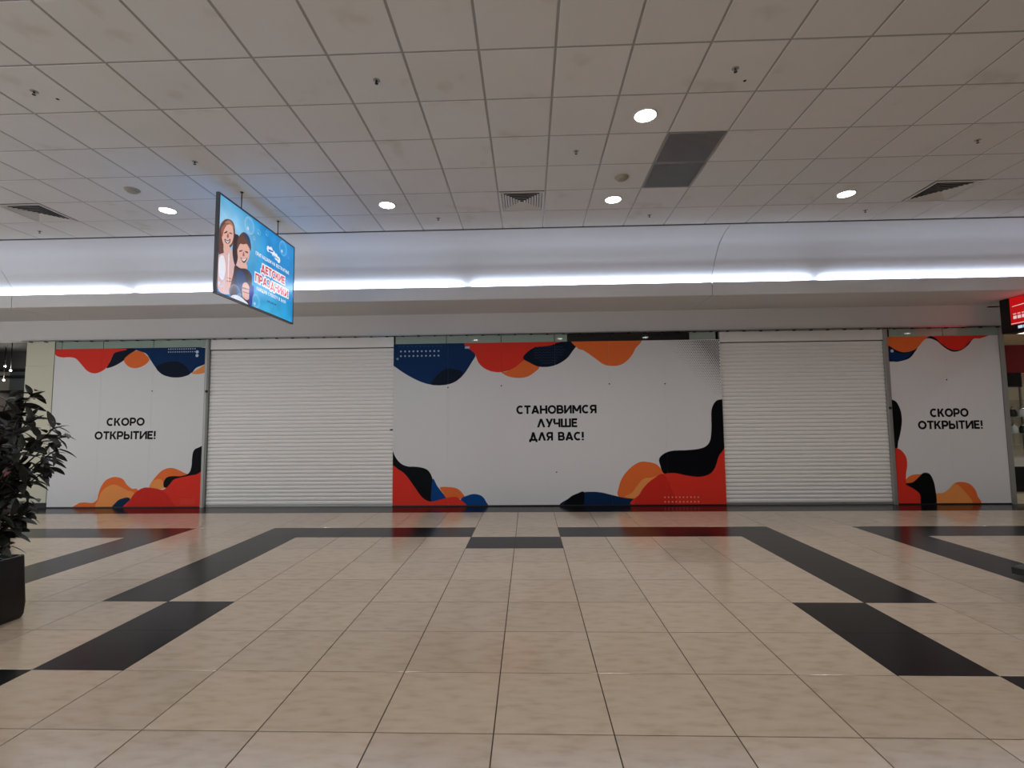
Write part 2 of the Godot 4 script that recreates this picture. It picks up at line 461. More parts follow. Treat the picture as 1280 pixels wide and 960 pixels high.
func hoarding(label: String, img: Image, xa: float, xb: float, seams: Array, fixings: Array) -> void:
	var m := mat("printed_film", Color.WHITE, 0.5)
	m.metallic_specular = 0.22
	m.albedo_texture = ImageTexture.create_from_image(img)
	m.texture_repeat = false
	var root := thing("poster_hoarding", label, "hoarding", Vector3((xa + xb) / 2.0, 0.0, ZW))
	var cuts := [xa] + seams + [xb]
	bx("backing_board", Vector3(xa, 0.02, ZW - 0.02), Vector3(xb, 3.02, ZW - 0.006), M.board, root).position -= root.position
	for i in cuts.size() - 1:
		var a: float = cuts[i] + (0.001 if i else 0.0)
		var b: float = cuts[i + 1] - (0.001 if i < cuts.size() - 2 else 0.0)
		var u0 := (a - xa) / (xb - xa)
		var u1 := (b - xa) / (xb - xa)
		var st := mb()
		var c := root.position.x
		var f := [Vector3(a - c, 0.02, 0), Vector3(b - c, 0.02, 0), Vector3(b - c, 3.02, 0), Vector3(a - c, 3.02, 0)]
		var uv := [Vector2(u0, 1), Vector2(u1, 1), Vector2(u1, 0), Vector2(u0, 0)]
		quad_uv(st, f, uv)
		for k in 4:
			var j := (k + 1) % 4
			var back := Vector3(0, 0, -0.006)
			quad_uv(st, [f[k] + back, f[j] + back, f[j], f[k]], [uv[k], uv[j], uv[j], uv[k]])
		obj("panel", st, m, root)
	for p in fixings:
		var st := mb()
		lathe(st, [Vector2(0.0, 0.006), Vector2(0.008, 0.005), Vector2(0.013, 0.0)], 10)
		obj("fixing", st, M.black, root, Vector3(p[0] - root.position.x, p[1], 0.0)).rotation.x = PI / 2
	bx("foot_strip", Vector3(xa, 0.0, ZW - 0.02), Vector3(xb, 0.02, ZW + 0.003), M.dark_metal, root).position -= root.position

# ---------------------------------------------------------------- scene
func _ready() -> void:
	rng.seed = 7
	cam = Camera3D.new()
	cam.name = "camera"
	cam.position = Vector3(0, EYE, 0)
	cam.rotation = Vector3(0.0743, 0.0328, -0.0099)
	cam.fov = 75.605
	cam.near = 0.05
	cam.far = 200.0
	cam.current = true
	add_child(cam)
	var we := WorldEnvironment.new()
	we.name = "environment"
	var env := Environment.new()
	env.background_mode = Environment.BG_COLOR
	env.background_color = Color(0.02, 0.02, 0.022)
	env.tonemap_mode = Environment.TONE_MAPPER_LINEAR
	env.tonemap_exposure = 0.875
	env.sdfgi_enabled = true
	env.ssao_enabled = true
	env.ssil_enabled = true
	we.environment = env
	add_child(we)

	materials()
	build_floor()
	build_ceiling()
	build_walls()
	build_cove()
	build_front()
	build_ceiling_fittings()
	build_lightbox()
	build_blade_sign()
	build_plant()
	build_left_shop()
	build_right_shop()
	build_bench()

func materials() -> void:
	mat("board", Color(0.9, 0.9, 0.9), 0.6)
	mat("black", Color(0.03, 0.03, 0.032), 0.5)
	mat("dark_metal", Color(0.16, 0.155, 0.15), 0.45, 0.4)
	mat("steel", Color(0.62, 0.62, 0.62), 0.28, 0.9)
	mat("aluminium", Color(0.66, 0.66, 0.65), 0.4, 0.6)
	mat("plaster", Color(0.86, 0.85, 0.85), 0.75)
	mat("cove_white", Color(0.86, 0.86, 0.88), 0.7)
	mat("void", Color(0.02, 0.02, 0.02), 0.9)
	mat("grout", Color(0.20, 0.165, 0.13), 0.8)
	mat("white_plastic", Color(0.85, 0.84, 0.82), 0.45)
	mat("cream", Color(0.80, 0.79, 0.71), 0.5)
	mat("shutter_paint", Color(0.92, 0.91, 0.90), 0.42)
	mat("grid_paint", Color(0.66, 0.65, 0.645), 0.35)
	mat("slab_grey", Color(0.4, 0.4, 0.4), 0.9)
	mat("opal_glass", Color(0.60, 0.67, 0.63), 0.025)
	mat("smoked_glass", Color(0.10, 0.10, 0.10), 0.03)
	mat("black_board", Color(0.012, 0.012, 0.012), 0.55)
	mat("detector", Color(0.66, 0.62, 0.56), 0.6)
	mat("hall_wall", Color(0.66, 0.63, 0.60), 0.8)
	for i in 3:
		var m := mat("beige_tile_%d" % i, Color.WHITE, 0.15)
		var k: float = [1.015, 0.995, 1.03][i]
		m.albedo_texture = noise_tex(noise(0.014, 6, 11 + i), [Color(0.655 * k, 0.59 * k, 0.515 * k), Color(0.69 * k, 0.627 * k, 0.553 * k), Color(0.70 * k, 0.637 * k, 0.565 * k), Color(0.708 * k, 0.647 * k, 0.577 * k)], [0.12, 0.4, 0.6, 0.85])
		tri(m, Vector3(0.55, 0.5, 1.7), Vector3(0.37 * i, 0.2, 0.11 * i))
	var d := mat("charcoal_tile", Color.WHITE, 0.2)
	d.albedo_texture = noise_tex(noise(0.03, 4, 31), [Color(0.07, 0.068, 0.075), Color(0.09, 0.087, 0.095)], [0.3, 0.7], 256)
	d.metallic_specular = 0.26
	tri(d, Vector3(0.8, 0.8, 0.8))
	for i in 3:
		var m := mat("mineral_tile_%d" % i, Color.WHITE, 0.9)
		var k: float = [1.0, 0.992, 0.985][i]
		m.albedo_texture = noise_tex(noise(0.006, 4, 51 + i), [Color(0.845 * k, 0.83 * k, 0.81 * k), Color(0.89 * k, 0.885 * k, 0.88 * k), Color(0.90 * k, 0.895 * k, 0.895 * k)], [0.0, 0.2, 0.8])
		tri(m, Vector3(0.42, 0.42, 0.42), Vector3(0.31 * i, 0.0, 0.17 * i))

func dark(c: int, r: int) -> bool:
	if r == 11:
		return true
	if r == 8:
		return c <= -9 or c >= 8 or (c >= -6 and c <= 5 and c != -1 and c != 0)
	if r == 7 and (c == -1 or c == 0):
		return true
	if r >= 4 and r <= 7:
		return c == 5 or c == -6 or c == 8 or c == -9
	if r >= 2 and r <= 3:
		return c == 4 or c == -5
	return r <= 1 and r >= -2 and (c == 5 or c == -6)

func build_floor() -> void:
	var fl := setting("floor", "polished beige stone tile floor with charcoal tile bands", "floor")
	bx("screed", Vector3(XL, -0.2, -9.24), Vector3(XR, -0.004, ZB), M.grout, fl)
	var g := 0.0032
	var st := mb()
	slab(st, Vector3(-0.3 + g, -0.012, -0.3 + g), Vector3(0.3 - g, 0.0, 0.3 - g), 0.001)
	var one := done(st)
	st = mb()
	slab(st, Vector3(-0.2994, -0.012, -0.2994), Vector3(0.2994, 0.0, 0.2994), 0.0006)
	var one_dark := done(st)
	var rest := mb()
	var rest_dark := mb()
	var any := false
	for r in range(-10, 12):
		for c in range(-25, 26):
			var a := Vector3(FX + T * c, 0, -(FZ + T * r))
			var b := Vector3(FX + T * (c + 1), 0, -(FZ + T * (r + 1)))
			if a.x < XL or b.x > XR or a.z > ZB:
				continue
			var seen := false
			for q in [a, b, Vector3(a.x, 0, b.z), Vector3(b.x, 0, a.z), (a + b) / 2]:
				seen = seen or in_frame(q)
			var mid := (a + b) / 2
			if seen:
				place("charcoal_tile" if dark(c, r) else "beige_tile", one_dark if dark(c, r) else one, M.charcoal_tile if dark(c, r) else M["beige_tile_%d" % (absi(hash(c * 131 + r * 17)) % 3)], fl, mid)
			else:
				var s := rest_dark if dark(c, r) else rest
				quad(s, Vector3(a.x + g, 0, a.z - g), Vector3(b.x - g, 0, a.z - g), Vector3(b.x - g, 0, b.z + g), Vector3(a.x + g, 0, b.z + g))
	obj("beige_tile_field", rest, M.beige_tile_0, fl).set_meta("kind", "stuff")
	obj("charcoal_tile_field", rest_dark, M.charcoal_tile, fl).set_meta("kind", "stuff")

func skip_tile(d: int, r: int) -> bool:
	return (d == 3 and (r == 2 or r == 3)) or (r == 4 and (d == 0 or d == -11 or d == 9))

func build_ceiling() -> void:
	var ce := setting("ceiling", "suspended ceiling of square white mineral tiles in a grid", "ceiling")
	bx("slab", Vector3(XL, CEIL + 0.25, -9.5), Vector3(XR, CEIL + 0.4, ZB), M.slab_grey, ce)
	var g := 0.010
	var st := mb()
	slab(st, Vector3(-0.3 + g, 0.0, -0.3 + g), Vector3(0.3 - g, 0.016, 0.3 - g), 0.003, false)
	var one := done(st)
	var rest := mb()
	for r in range(-13, 6):
		for d in range(-25, 26):
			var a := Vector3(CX + T * d, CEIL, -(CZ + T * r))
			var b := Vector3(CX + T * (d + 1), CEIL, -(CZ + T * (r + 1)))
			if b.x < XL or a.x > XR or b.z > ZB or skip_tile(d, r):
				continue
			var seen := false
			for q in [a, b, Vector3(a.x, CEIL, b.z), Vector3(b.x, CEIL, a.z), (a + b) / 2]:
				seen = seen or in_frame(q)
			if seen:
				place("ceiling_tile", one, M["mineral_tile_%d" % (absi(hash(d * 37 + r * 211)) % 3)], ce, (a + b) / 2)
			else:
				quad(rest, Vector3(a.x + g, CEIL, b.z + g), Vector3(b.x - g, CEIL, b.z + g), Vector3(b.x - g, CEIL, a.z - g), Vector3(a.x + g, CEIL, a.z - g))
	obj("ceiling_tile_field", rest, M.mineral_tile_0, ce).set_meta("kind", "stuff")
	var y := CEIL + 0.005
	for d in range(-24, 26):
		bx("grid_bar", Vector3(CX + T * d - 0.013, y, ZC), Vector3(CX + T * d + 0.013, y + 0.02, ZB), M.grid_paint, ce)
	for r in range(-12, 7):
		var z := -(CZ + T * r)
		bx("grid_bar", Vector3(XL, y + 0.0005, z - 0.013), Vector3(XR, y + 0.0205, z + 0.013), M.grid_paint, ce)

func build_walls() -> void:
	var w := setting("wall_back", "plain grey fascia wall above the closed shop fronts", "wall")
	bx("fascia", Vector3(XL, 3.19, ZW - 0.15), Vector3(XR, CEIL + 0.25, ZW), M.plaster, w)
	bx("infill", Vector3(-9.6, 0.0, ZW - 0.25), Vector3(8.53, 3.19, ZW - 0.16), M.void, w)
	for s in [[XL - 0.2, XL, "wall_left", "plain wall closing the hall beyond the plant"], [XR, XR + 0.2, "wall_right", "plain wall closing the hall beyond the red sign"]]:
		var e := bx(s[2], Vector3(s[0], -0.2, -12.7), Vector3(s[1], CEIL + 0.4, ZB), M.hall_wall)
		tag(e, s[3], "wall")
		e.set_meta("kind", "structure")
	var f := bx("wall_front", Vector3(XL, -0.2, ZB), Vector3(XR, CEIL + 0.4, ZB + 0.2), M.hall_wall)
	tag(f, "plain wall of the hall opposite the closed shop fronts", "wall")
	f.set_meta("kind", "structure")
	# backlit display windows of the shops across the hall and at its end
	for k in 2:
		display_window("tall backlit shop window in the wall across the hall", Vector3(-9.9 + 5.4 * k, 0.3, ZB - 0.002), PI, "backlit windows across the hall")
	display_window("tall backlit shop window in the end wall of the hall", Vector3(XL + 0.002, 0.3, -3.5), PI / 2, "")

const WINDOW := 5.8

func display_window(label: String, at: Vector3, turn: float, group: String) -> void:
	var t := thing("display_window", label, "shop window", at, group)
	t.rotation.y = turn
	if not M.has("window_glow"):
		glow("window_glow", Color(0.95, 0.98, 1.0), 1.5)
	bx("window_glass", Vector3(-2.25, 0.0, 0.0), Vector3(2.25, 2.6, 0.03), M.window_glow, t)
	for x in [-2.28, -0.75, 0.75, 2.28]:
		bx("frame_post", Vector3(x - 0.03, 0.0, 0.0), Vector3(x + 0.03, 2.6, 0.06), M.aluminium, t)
	for y in [-0.06, 2.6]:
		bx("frame_rail", Vector3(-2.31, y, 0.0), Vector3(2.31, y + 0.06, 0.06), M.aluminium, t)
	area(t, Vector3(0, 1.3, 0.08), Vector3(0, 180, 0), Vector2(4.4, 2.5), Color(0.95, 0.98, 1.0), WINDOW)

func build_cove() -> void:
	var cv := setting("trim_1", "curved white light cove with a plain lip between ceiling and shop fronts", "cove")
	# curve of the reflector, (z, y)
	var front := [Vector2(-7.262, 4.438), Vector2(-7.40, 4.425), Vector2(-7.52, 4.402), Vector2(-7.63, 4.365), Vector2(-7.72, 4.322), Vector2(-7.80, 4.265), Vector2(-7.87, 4.20), Vector2(-7.94, 4.125), Vector2(-8.00, 4.045), Vector2(-8.065, 3.96), Vector2(-8.135, 3.885), Vector2(-8.215, 3.82), Vector2(-8.30, 3.75), Vector2(-8.36, 3.68), Vector2(-8.385, 3.60)]
	var c3 := Curve2D.new()
	for i in front.size():
		var t: Vector2 = (front[mini(i + 1, front.size() - 1)] - front[maxi(i - 1, 0)]) / 6.0
		c3.add_point(front[i], -t, t)
	c3.bake_interval = 0.03
	var line := c3.get_baked_points()
	var shell := PackedVector2Array()
	for p in line:
		shell.append(p)
	for i in range(line.size() - 1, -1, -1):
		shell.append(line[i] + Vector2(-0.012, 0.012))
	var cuts := [XL, -8.87, 3.044, XR]
	for i in 3:
		var a: float = cuts[i] + (0.005 if i else 0.0)
		var b: float = cuts[i + 1] - (0.005 if i < 2 else 0.0)
		var st := mb()
		extrude(st, shell, a, b, 0)
		obj("cove_panel", st, M.cove_white, cv)
		var lp := mb()
		extrude(lp, PackedVector2Array([Vector2(-8.10, 3.587), Vector2(-8.10, 3.797), Vector2(-8.104, 3.80), Vector2(-8.125, 3.80), Vector2(-8.125, 3.60), Vector2(-8.12, 3.58), Vector2(-8.107, 3.58)]), a, b)
		obj("lip_panel", lp, M.plaster, cv)
		bx("soffit_panel", Vector3(a, 3.58, ZW), Vector3(b, 3.595, -8.126), M.plaster, cv)
	for x in [-8.87, 3.044]:
		bx("joint_cover", Vector3(x - 0.03, 3.60, -8.135), Vector3(x + 0.03, 3.79, -8.1265), M.dark_metal, cv)
		bx("joint_cover", Vector3(x - 0.03, 3.596, ZW), Vector3(x + 0.03, 3.60, -8.127), M.dark_metal, cv)
	bx("edge_bead", Vector3(XL, CEIL - 0.012, ZC - 0.012), Vector3(XR, CEIL - 0.004, ZC - 0.004), M.steel, cv)
	bx("shadow_gap", Vector3(XL, CEIL - 0.004, ZC - 0.012), Vector3(XR, CEIL + 0.006, ZC + 0.004), M.dark_metal, cv)
	# fluorescent runs lying in the trough
	var cool := Color(0.86, 0.92, 1.0)
	glow("cove_tube_glow", cool, 6.0)
	var xs := [XL, -12.5, -6.78, -1.0, 4.72, 10.4, 15.0]
	for i in xs.size() - 1:
		var a: float = xs[i] + 0.10
		var b: float = xs[i + 1] - 0.10
		var t := thing("cove_light", "white light tube run lying behind the cove lip", "light", Vector3((a + b) / 2, 3.72, -8.16), "light tubes behind the cove lip")
		bx("batten", Vector3(-(b - a) / 2, -0.12, -0.03), Vector3((b - a) / 2, 0.035, 0.025), M.white_plastic, t)
		var st := mb()
		tube(st, [Vector3(-(b - a) / 2, 0.055, 0), Vector3((b - a) / 2, 0.055, 0)], 0.013, 0.013, 10)
		obj("light_tube", st, M.cove_tube_glow, t)
		area(t, Vector3(0, 0.074, 0.0), Vector3(66, 0, 0), Vector2(b - a, 0.025), cool, COVE * (b - a))

const COVE := 0.68
const DOWN := 2.8
const WARM := Color(1.0, 0.985, 0.97)

func build_front() -> void:
	# printed hoardings
	var img := print_sheet(2.96, ART_LEFT, INK.W)
	words(img, "СКОРО", -8.03, -7.29, 1.535, 1.685, -9.12)
	words(img, "ОТКРЫТИЕ!", -8.25, -7.06, 1.280, 1.430, -9.12)
	print_dots(img, 2.24, 2.99, 13, 2, 0.043, 0.055, 0.012, Color(0.75, 0.80, 0.85))
	print_dots(img, 2.80, 2.93, 1, 2, 0.05, 0.07, 0.03, Color(0.8, 0.85, 0.9))
	for k in 5:
		img.fill_rect(Rect2i(int(2.58 * PPM), img.get_height() - int((0.05 + 0.022 * k) * PPM), int(0.28 * PPM), 2), Color(0.9, 0.35, 0.30))
	hoarding("white printed hoarding reading СКОРО ОТКРЫТИЕ beside a cream pillar", img, -9.12, -6.16, [-8.18, -7.17], [[-7.17, 2.19]])
	img = print_sheet(6.08, ART_CENTRE, INK.W)
	words(img, "СТАНОВИМСЯ", -0.225, 1.25, 1.680, 1.835, -2.53)
	words(img, "ЛУЧШЕ", 0.155, 0.895, 1.432, 1.587, -2.53)
	words(img, "ДЛЯ ВАС!", 0.005, 1.005, 1.186, 1.341, -2.53)
	var pale := Color(0.72, 0.78, 0.84)
	print_dots(img, 0.14, 2.88, 10, 2, 0.079, 0.088, 0.017, pale)
	print_dots(img, 0.11, 2.975, 11, 1, 0.079, 0.09, 0.02, Color(0.10, 0.26, 0.45))
	print_dots(img, 0.075, 2.74, 1, 1, 0.1, 0.1, 0.022, Color(0.5, 0.6, 0.72))
	img.fill_rect(Rect2i(int(1.35 * PPM), int(0.06 * PPM), int(0.09 * PPM), int(0.045 * PPM)), pale)
	for row in 7:
		for k in 16:
			var x := 2.64 + k * 0.036
			var y := 2.93 - row * 0.05
			if x > 3.17 + 0.02 * (row % 2) - 0.005 * row * row or (row > 4 and k < row - 2):
				continue
			var up := 0.012 if k % 2 else -0.012
			var a := Vector2(x * PPM, img.get_height() - (y - 0.02 + up) * PPM)
			var b := Vector2((x + 0.036) * PPM, img.get_height() - (y - 0.02 - up) * PPM)
			fill(img, PackedVector2Array([a, b, b + Vector2(0, 4), a + Vector2(0, 4)]), Color(0.16, 0.23, 0.33))
	print_dots(img, 4.98, 0.147, 10, 2, 0.0665, 0.082, 0.014, Color(0.93, 0.62, 0.55))
	for i in 32:                                   # halftone of black dots, large towards the corner
		for j in 34:
			var x := 4.98 + (i + 0.5 * (j % 2)) * 0.0345
			var y := 2.995 - j * 0.030
			var s := (x - 4.9) / 1.18 * 0.95 - (3.0 - y) / 1.05 * 0.75
			var r := clampf(s * 0.019, 0.0, 0.0125)
			if r > 0.0022 and x < 6.06:
				dot(img, x * PPM, img.get_height() - (y - 0.02) * PPM, r * PPM, Color(0.10, 0.10, 0.12))
	hoarding("wide white printed hoarding reading СТАНОВИМСЯ ЛУЧШЕ ДЛЯ ВАС between two shutters", img, -2.53, 3.55, [-1.5, -0.5, 0.5, 1.5, 2.52], [[-1.5, 2.19], [-0.5, 2.21], [1.5, 2.22], [2.52, 2.21], [0.5, 0.61]])
	img = print_sheet(1.95, ART_RIGHT, INK.W)
	words(img, "СКОРО", 7.235, 7.905, 1.550, 1.70, 6.58)
	words(img, "ОТКРЫТИЕ!", 7.01, 8.14, 1.332, 1.482, 6.58)
	print_dots(img, 0.06, 2.76, 1, 1, 0.1, 0.1, 0.03, pale)
	hoarding("white printed hoarding reading СКОРО ОТКРЫТИЕ beside the red sign", img, 6.58, 8.53, [7.57], [[7.57, 2.22]])

	# panes above the hoardings
	pane_row("window_1", "strip of pale green glass above the hoarding beside the cream pillar", [[-9.12, -8.99, 0], [-8.99, -8.17, 0], [-8.17, -7.18, 0], [-7.18, -6.16, 0]])
	pane_row("window_2", "strip of pale green and black panes above the wide hoarding", [[-2.50, -1.53, 0], [-1.53, -0.5, 0], [-0.5, 0.5, 0], [0.5, 0.74, 0], [0.74, 1.53, 1], [1.53, 2.53, 2], [2.53, 2.99, 1], [2.99, 3.48, 0]])
	pane_row("window_3", "strip of pale green glass above the hoarding beside the red sign", [[6.60, 7.56, 0], [7.56, 8.58, 0]])

	shutter("closed white roller shutter between the wide hoarding and the hoarding by the pillar", -6.075, -2.535, -1)
	shutter("closed white roller shutter between the wide hoarding and the hoarding by the red sign", 3.555, 6.505, 1)

	var tr := setting("trim_2", "thin metal track with dark clips under the fascia", "track")
	bx("rail", Vector3(-9.75, 3.172, ZW - 0.01), Vector3(8.62, 3.19, ZW + 0.05), M.steel, tr)
	var clip := mb()
	box(clip, Vector3(-0.022, -0.016, -0.03), Vector3(0.022, 0.0, 0.012))
	var cm := done(clip)
	for i in 61:
		place("clip", cm, M.dark_metal, tr, Vector3(-9.6 + 0.302 * i, 3.172, ZW + 0.03))

	var pc := setting("trim_3", "cream coloured pillar panel beside the dark shop", "pillar")
	bx("panel", Vector3(-9.69, 0.10, ZW - 0.3), Vector3(-9.135, 2.70, ZW + 0.004), M.cream, pc)
	bx("panel", Vector3(-9.69, 2.703, ZW - 0.3), Vector3(-9.135, 3.172, ZW), M.cream, pc)
	bx("base", Vector3(-9.69, 0.0, ZW - 0.3), Vector3(-9.135, 0.10, ZW), M.dark_metal, pc)
	var po := setting("trim_4", "slim steel post between the hoarding and the shop with red sign", "post")
	bx("post", Vector3(8.535, 0.0, ZW - 0.10), Vector3(8.60, 3.172, ZW + 0.02), M.aluminium, po)
	bx("glass_edge", Vector3(8.603, 0.0, ZW - 0.06), Vector3(8.64, 3.172, ZW - 0.01), M.opal_glass, po)

func pane_row(called: String, label: String, list: Array) -> void:
	var w := setting(called, label, "transom")
	for p in list:
		var m: Material = [M.opal_glass, M.black_board, M.smoked_glass][p[2]]
		bx("pane", Vector3(p[0] + 0.006, 3.022, ZW - 0.016), Vector3(p[1] - 0.006, 3.165, ZW - 0.004), m, w)
		bx("mullion", Vector3(p[0] - 0.006, 3.022, ZW - 0.03), Vector3(p[0] + 0.006, 3.165, ZW - 0.008), M.dark_metal, w)

func shutter(label: String, xa: float, xb: float, side: int) -> void:
	var zc := ZW - 0.045
	var root := thing("roller_shutter", label, "shutter", Vector3((xa + xb) / 2, 0.0, zc))
	var half := (xb - xa) / 2
	var h := 0.0713
	var st := mb()
	extrude(st, PackedVector2Array([Vector2(-0.022, 0.0), Vector2(-0.010, 0.0), Vector2(-0.004, 0.005), Vector2(0.001, 0.014), Vector2(0.003, 0.030), Vector2(0.002, 0.046), Vector2(-0.002, 0.058), Vector2(-0.010, 0.066), Vector2(-0.016, h), Vector2(-0.022, h)]), -half, half)
	var one := done(st)
	for i in 41:
		place("slat", one, M.shutter_paint, root, Vector3(0, 0.035 + h * i, 0))
	bx("bottom_bar", Vector3(-half, 0.0, -0.02), Vector3(half, 0.035, 0.008), M.aluminium, root)
	bx("head_box", Vector3(-half, 2.972, -0.05), Vector3(half, 3.165, 0.022), M.shutter_paint, root)
	var xr := half * side
	var r0 := xr if side > 0 else xr - 0.075
	var rail := bx("guide_rail", Vector3(r0 + 0.002, 0.0, -0.04), Vector3(r0 + 0.05, 3.165, 0.062), M.aluminium, root)
	bx("guide_lip", Vector3(r0 + 0.05, 0.0, -0.04), Vector3(r0 + 0.066, 3.165, 0.05), M.aluminium, rail).position -= rail.position
	var k := mb()
	lathe(k, [Vector2(0.0, 0.03), Vector2(0.016, 0.03), Vector2(0.022, 0.018), Vector2(0.026, 0.0)], 14)
	obj("lock", k, M.dark_metal, rail, Vector3(r0 + (0.022 if side > 0 else 0.055), 1.72 if side > 0 else 2.17, 0.06) - rail.position).rotation.x = PI / 2
	if side < 0:
		bx("pull_tab", Vector3(half - 0.06, 1.40, 0.0), Vector3(half - 0.01, 1.425, 0.010), M.dark_metal, root)

func tile_mid(d: int, r: int) -> Vector3:
	return Vector3(CX + T * (d + 0.5), CEIL, -(CZ + T * (r + 0.5)))

func build_ceiling_fittings() -> void:
	# downlights
	glow("downlight_glow", WARM, 25.0)
	var proto := thing("downlight", "round glowing downlight beside the dark ceiling grilles", "downlight", tile_mid(2, 1))
	var st := mb()
	lathe(st, [Vector2(0.098, 0.0), Vector2(0.098, -0.006), Vector2(0.104, -0.010), Vector2(0.114, -0.008), Vector2(0.118, 0.0)], 32)
	obj("trim_ring", st, M.white_plastic, proto)
	st = mb()
	lathe(st, [Vector2(0.098, -0.004), Vector2(0.0, -0.005)], 32)
	obj("lens", st, M.downlight_glow, proto)
	var beam := SpotLight3D.new()
	beam.name = "lamp"
	proto.add_child(beam)
	beam.position = Vector3(0, -0.10, 0)
	beam.rotation_degrees.x = -90
	beam.spot_angle = 72.0
	beam.spot_angle_attenuation = 1.0
	beam.spot_range = 30.0
	beam.spot_attenuation = 2.0
	beam.light_size = 0.08
	beam.light_color = WARM
	beam.light_energy = DOWN
	beam.shadow_enabled = true
	for c in range(-23, 24, 5):
		for r in [4, -5]:
			var p := tile_mid(c, r)
			if p.x < XL + 0.4 or p.x > XR - 0.4:
				continue
			if r == 4:
				copy(proto, "downlight", p, {-8: "round glowing downlight beside the cove and next to a beige detector, behind the light box", -3: "round glowing downlight beside the cove between the blue light box and the square diffuser", 2: "round glowing downlight beside the cove with a detector and dark grilles next to it", 7: "round glowing downlight beside the cove between the dark grilles and the far diffuser"}.get(c, "round glowing downlight in the row beside the lit cove"), "downlights along the cove")
			else:
				copy(proto, "downlight", p, "round glowing downlight in the rows far from the lit cove", "downlights over the open hall")
	# sprinklers
	var sp: Node3D = thing("sprinkler", "small sprinkler head in a plain ceiling tile away from the cove", "sprinkler", tile_mid(-2, 0), "sprinklers in plain ceiling tiles")
	st = mb()
	lathe(st, [Vector2(0.0, -0.004), Vector2(0.032, -0.004), Vector2(0.038, 0.0)], 20)
	obj("escutcheon", st, M.aluminium, sp)
	st = mb()
	tube(st, [Vector3(0, -0.003, 0), Vector3(0, -0.022, 0)], 0.011, 0.009, 10)
	tube(st, [Vector3(0.009, -0.02, 0), Vector3(0.014, -0.032, 0), Vector3(0.004, -0.048, 0)], 0.003, 0.003, 6)
	tube(st, [Vector3(-0.009, -0.02, 0), Vector3(-0.014, -0.032, 0), Vector3(-0.004, -0.048, 0)], 0.003, 0.003, 6)
	var sb := obj("body", st, M.dark_metal, sp)
	st = mb()
	lathe(st, [Vector2(0.0, -0.052), Vector2(0.018, -0.050), Vector2(0.018, -0.047), Vector2(0.0, -0.047)], 16)
	obj("deflector", st, M.dark_metal, sb)
	for part in sp.get_children():
		part.scale = Vector3(0.8, 0.62, 0.8)
	for q in [[1, 2], [-7, 0], [3, 0], [-6, 2], [8, 2]]:
		copy(sp, "sprinkler", tile_mid(q[0], q[1]), "small sprinkler head with a black stud beside it in its ceiling tile" if q[0] in [-7, 3] else "small sprinkler head in a plain ceiling tile away from the cove", "sprinklers with a black stud" if q[0] in [-7, 3] else "sprinklers in plain ceiling tiles")
	for q in [[-2, 5, 0.28], [3, 5, 0.38], [8, 5, 0.4], [-12, 5, 0.5]]:
		var p := tile_mid(q[0], q[1])
		p.z = -(CZ + T * (q[1] + q[2]))
		copy(sp, "sprinkler", p, "small sprinkler head in the tile row touching the cove", "sprinklers along the cove")
	# open screw holes beside two sprinklers
	for q in [Vector3(1.89, CEIL, -4.109), Vector3(-4.148, CEIL, -4.062)]:
		st = mb()
		lathe(st, [Vector2(0.0, -0.003), Vector2(0.011, -0.003), Vector2(0.014, 0.0)], 12)
		tag(obj("sensor_stud", st, M.black, self, q), "tiny black round stud in a ceiling tile next to a sprinkler", "stud", "black studs beside sprinklers")
	# smoke detectors
	var de := thing("smoke_detector", "round beige detector in the tile beside the dark grilles", "detector", tile_mid(2, 3))
	st = mb()
	lathe(st, [Vector2(0.0, -0.012), Vector2(0.078, -0.012), Vector2(0.084, -0.006), Vector2(0.084, 0.0)], 28)
	var db := obj("base", st, M.detector, de)
	st = mb()
	lathe(st, [Vector2(0.0, -0.040), Vector2(0.045, -0.038), Vector2(0.060, -0.030), Vector2(0.062, -0.012)], 28)
	obj("cap", st, M.detector, db)
	copy(de, "smoke_detector", tile_mid(-8, 3), "round beige detector in the ceiling near the blue light box", "")
	# square diffusers
	var v := thing("air_diffuser", "square louvred air diffuser in the ceiling between two downlights", "air vent", tile_mid(0, 4))
	st = mb()
	for k in 4:
		var b := Basis(Vector3.UP, k * PI / 2)
		var o := [Vector3(-0.292, -0.004, 0.292), Vector3(0.292, -0.004, 0.292), Vector3(0.262, -0.008, 0.262), Vector3(-0.262, -0.008, 0.262)]
		quad(st, b * o[3], b * o[2], b * o[1], b * o[0])
		quad(st, b * Vector3(-0.262, 0.03, 0.262), b * Vector3(0.262, 0.03, 0.262), b * o[2], b * o[3])
	obj("frame", st, M.white_plastic, v)
	var lm := mat("vane_paint", Color(0.86, 0.85, 0.84), 0.3)
	for k in 7:
		var ro := 0.254 - 0.034 * k
		var ri := ro - 0.026
		st = mb()
		for j in 4:
			var b := Basis(Vector3.UP, j * PI / 2)
			quad(st, b * Vector3(-ri, 0.010, ri), b * Vector3(ri, 0.010, ri), b * Vector3(ro, -0.005, ro), b * Vector3(-ro, -0.005, ro))
			quad(st, b * Vector3(-ro, -0.003, ro), b * Vector3(ro, -0.003, ro), b * Vector3(ri, 0.012, ri), b * Vector3(-ri, 0.012, ri))
			quad(st, b * Vector3(-ro, -0.005, ro), b * Vector3(ro, -0.005, ro), b * Vector3(ro, -0.003, ro), b * Vector3(-ro, -0.003, ro))
		obj("vane", st, lm, v)
	st = mb()
	for k in 4:
		box_turned(st, Basis(Vector3.UP, k * PI / 2), Vector3(-0.29, 0.031, 0.263), Vector3(0.29, 0.06, 0.29))
	obj("plenum_side", st, M.void, v)
	bx("plenum", Vector3(-0.29, 0.06, -0.29), Vector3(0.29, 0.075, 0.29), M.void, v)
	copy(v, "air_diffuser", tile_mid(-11, 4), "square louvred air diffuser in the ceiling above the planter side", "")
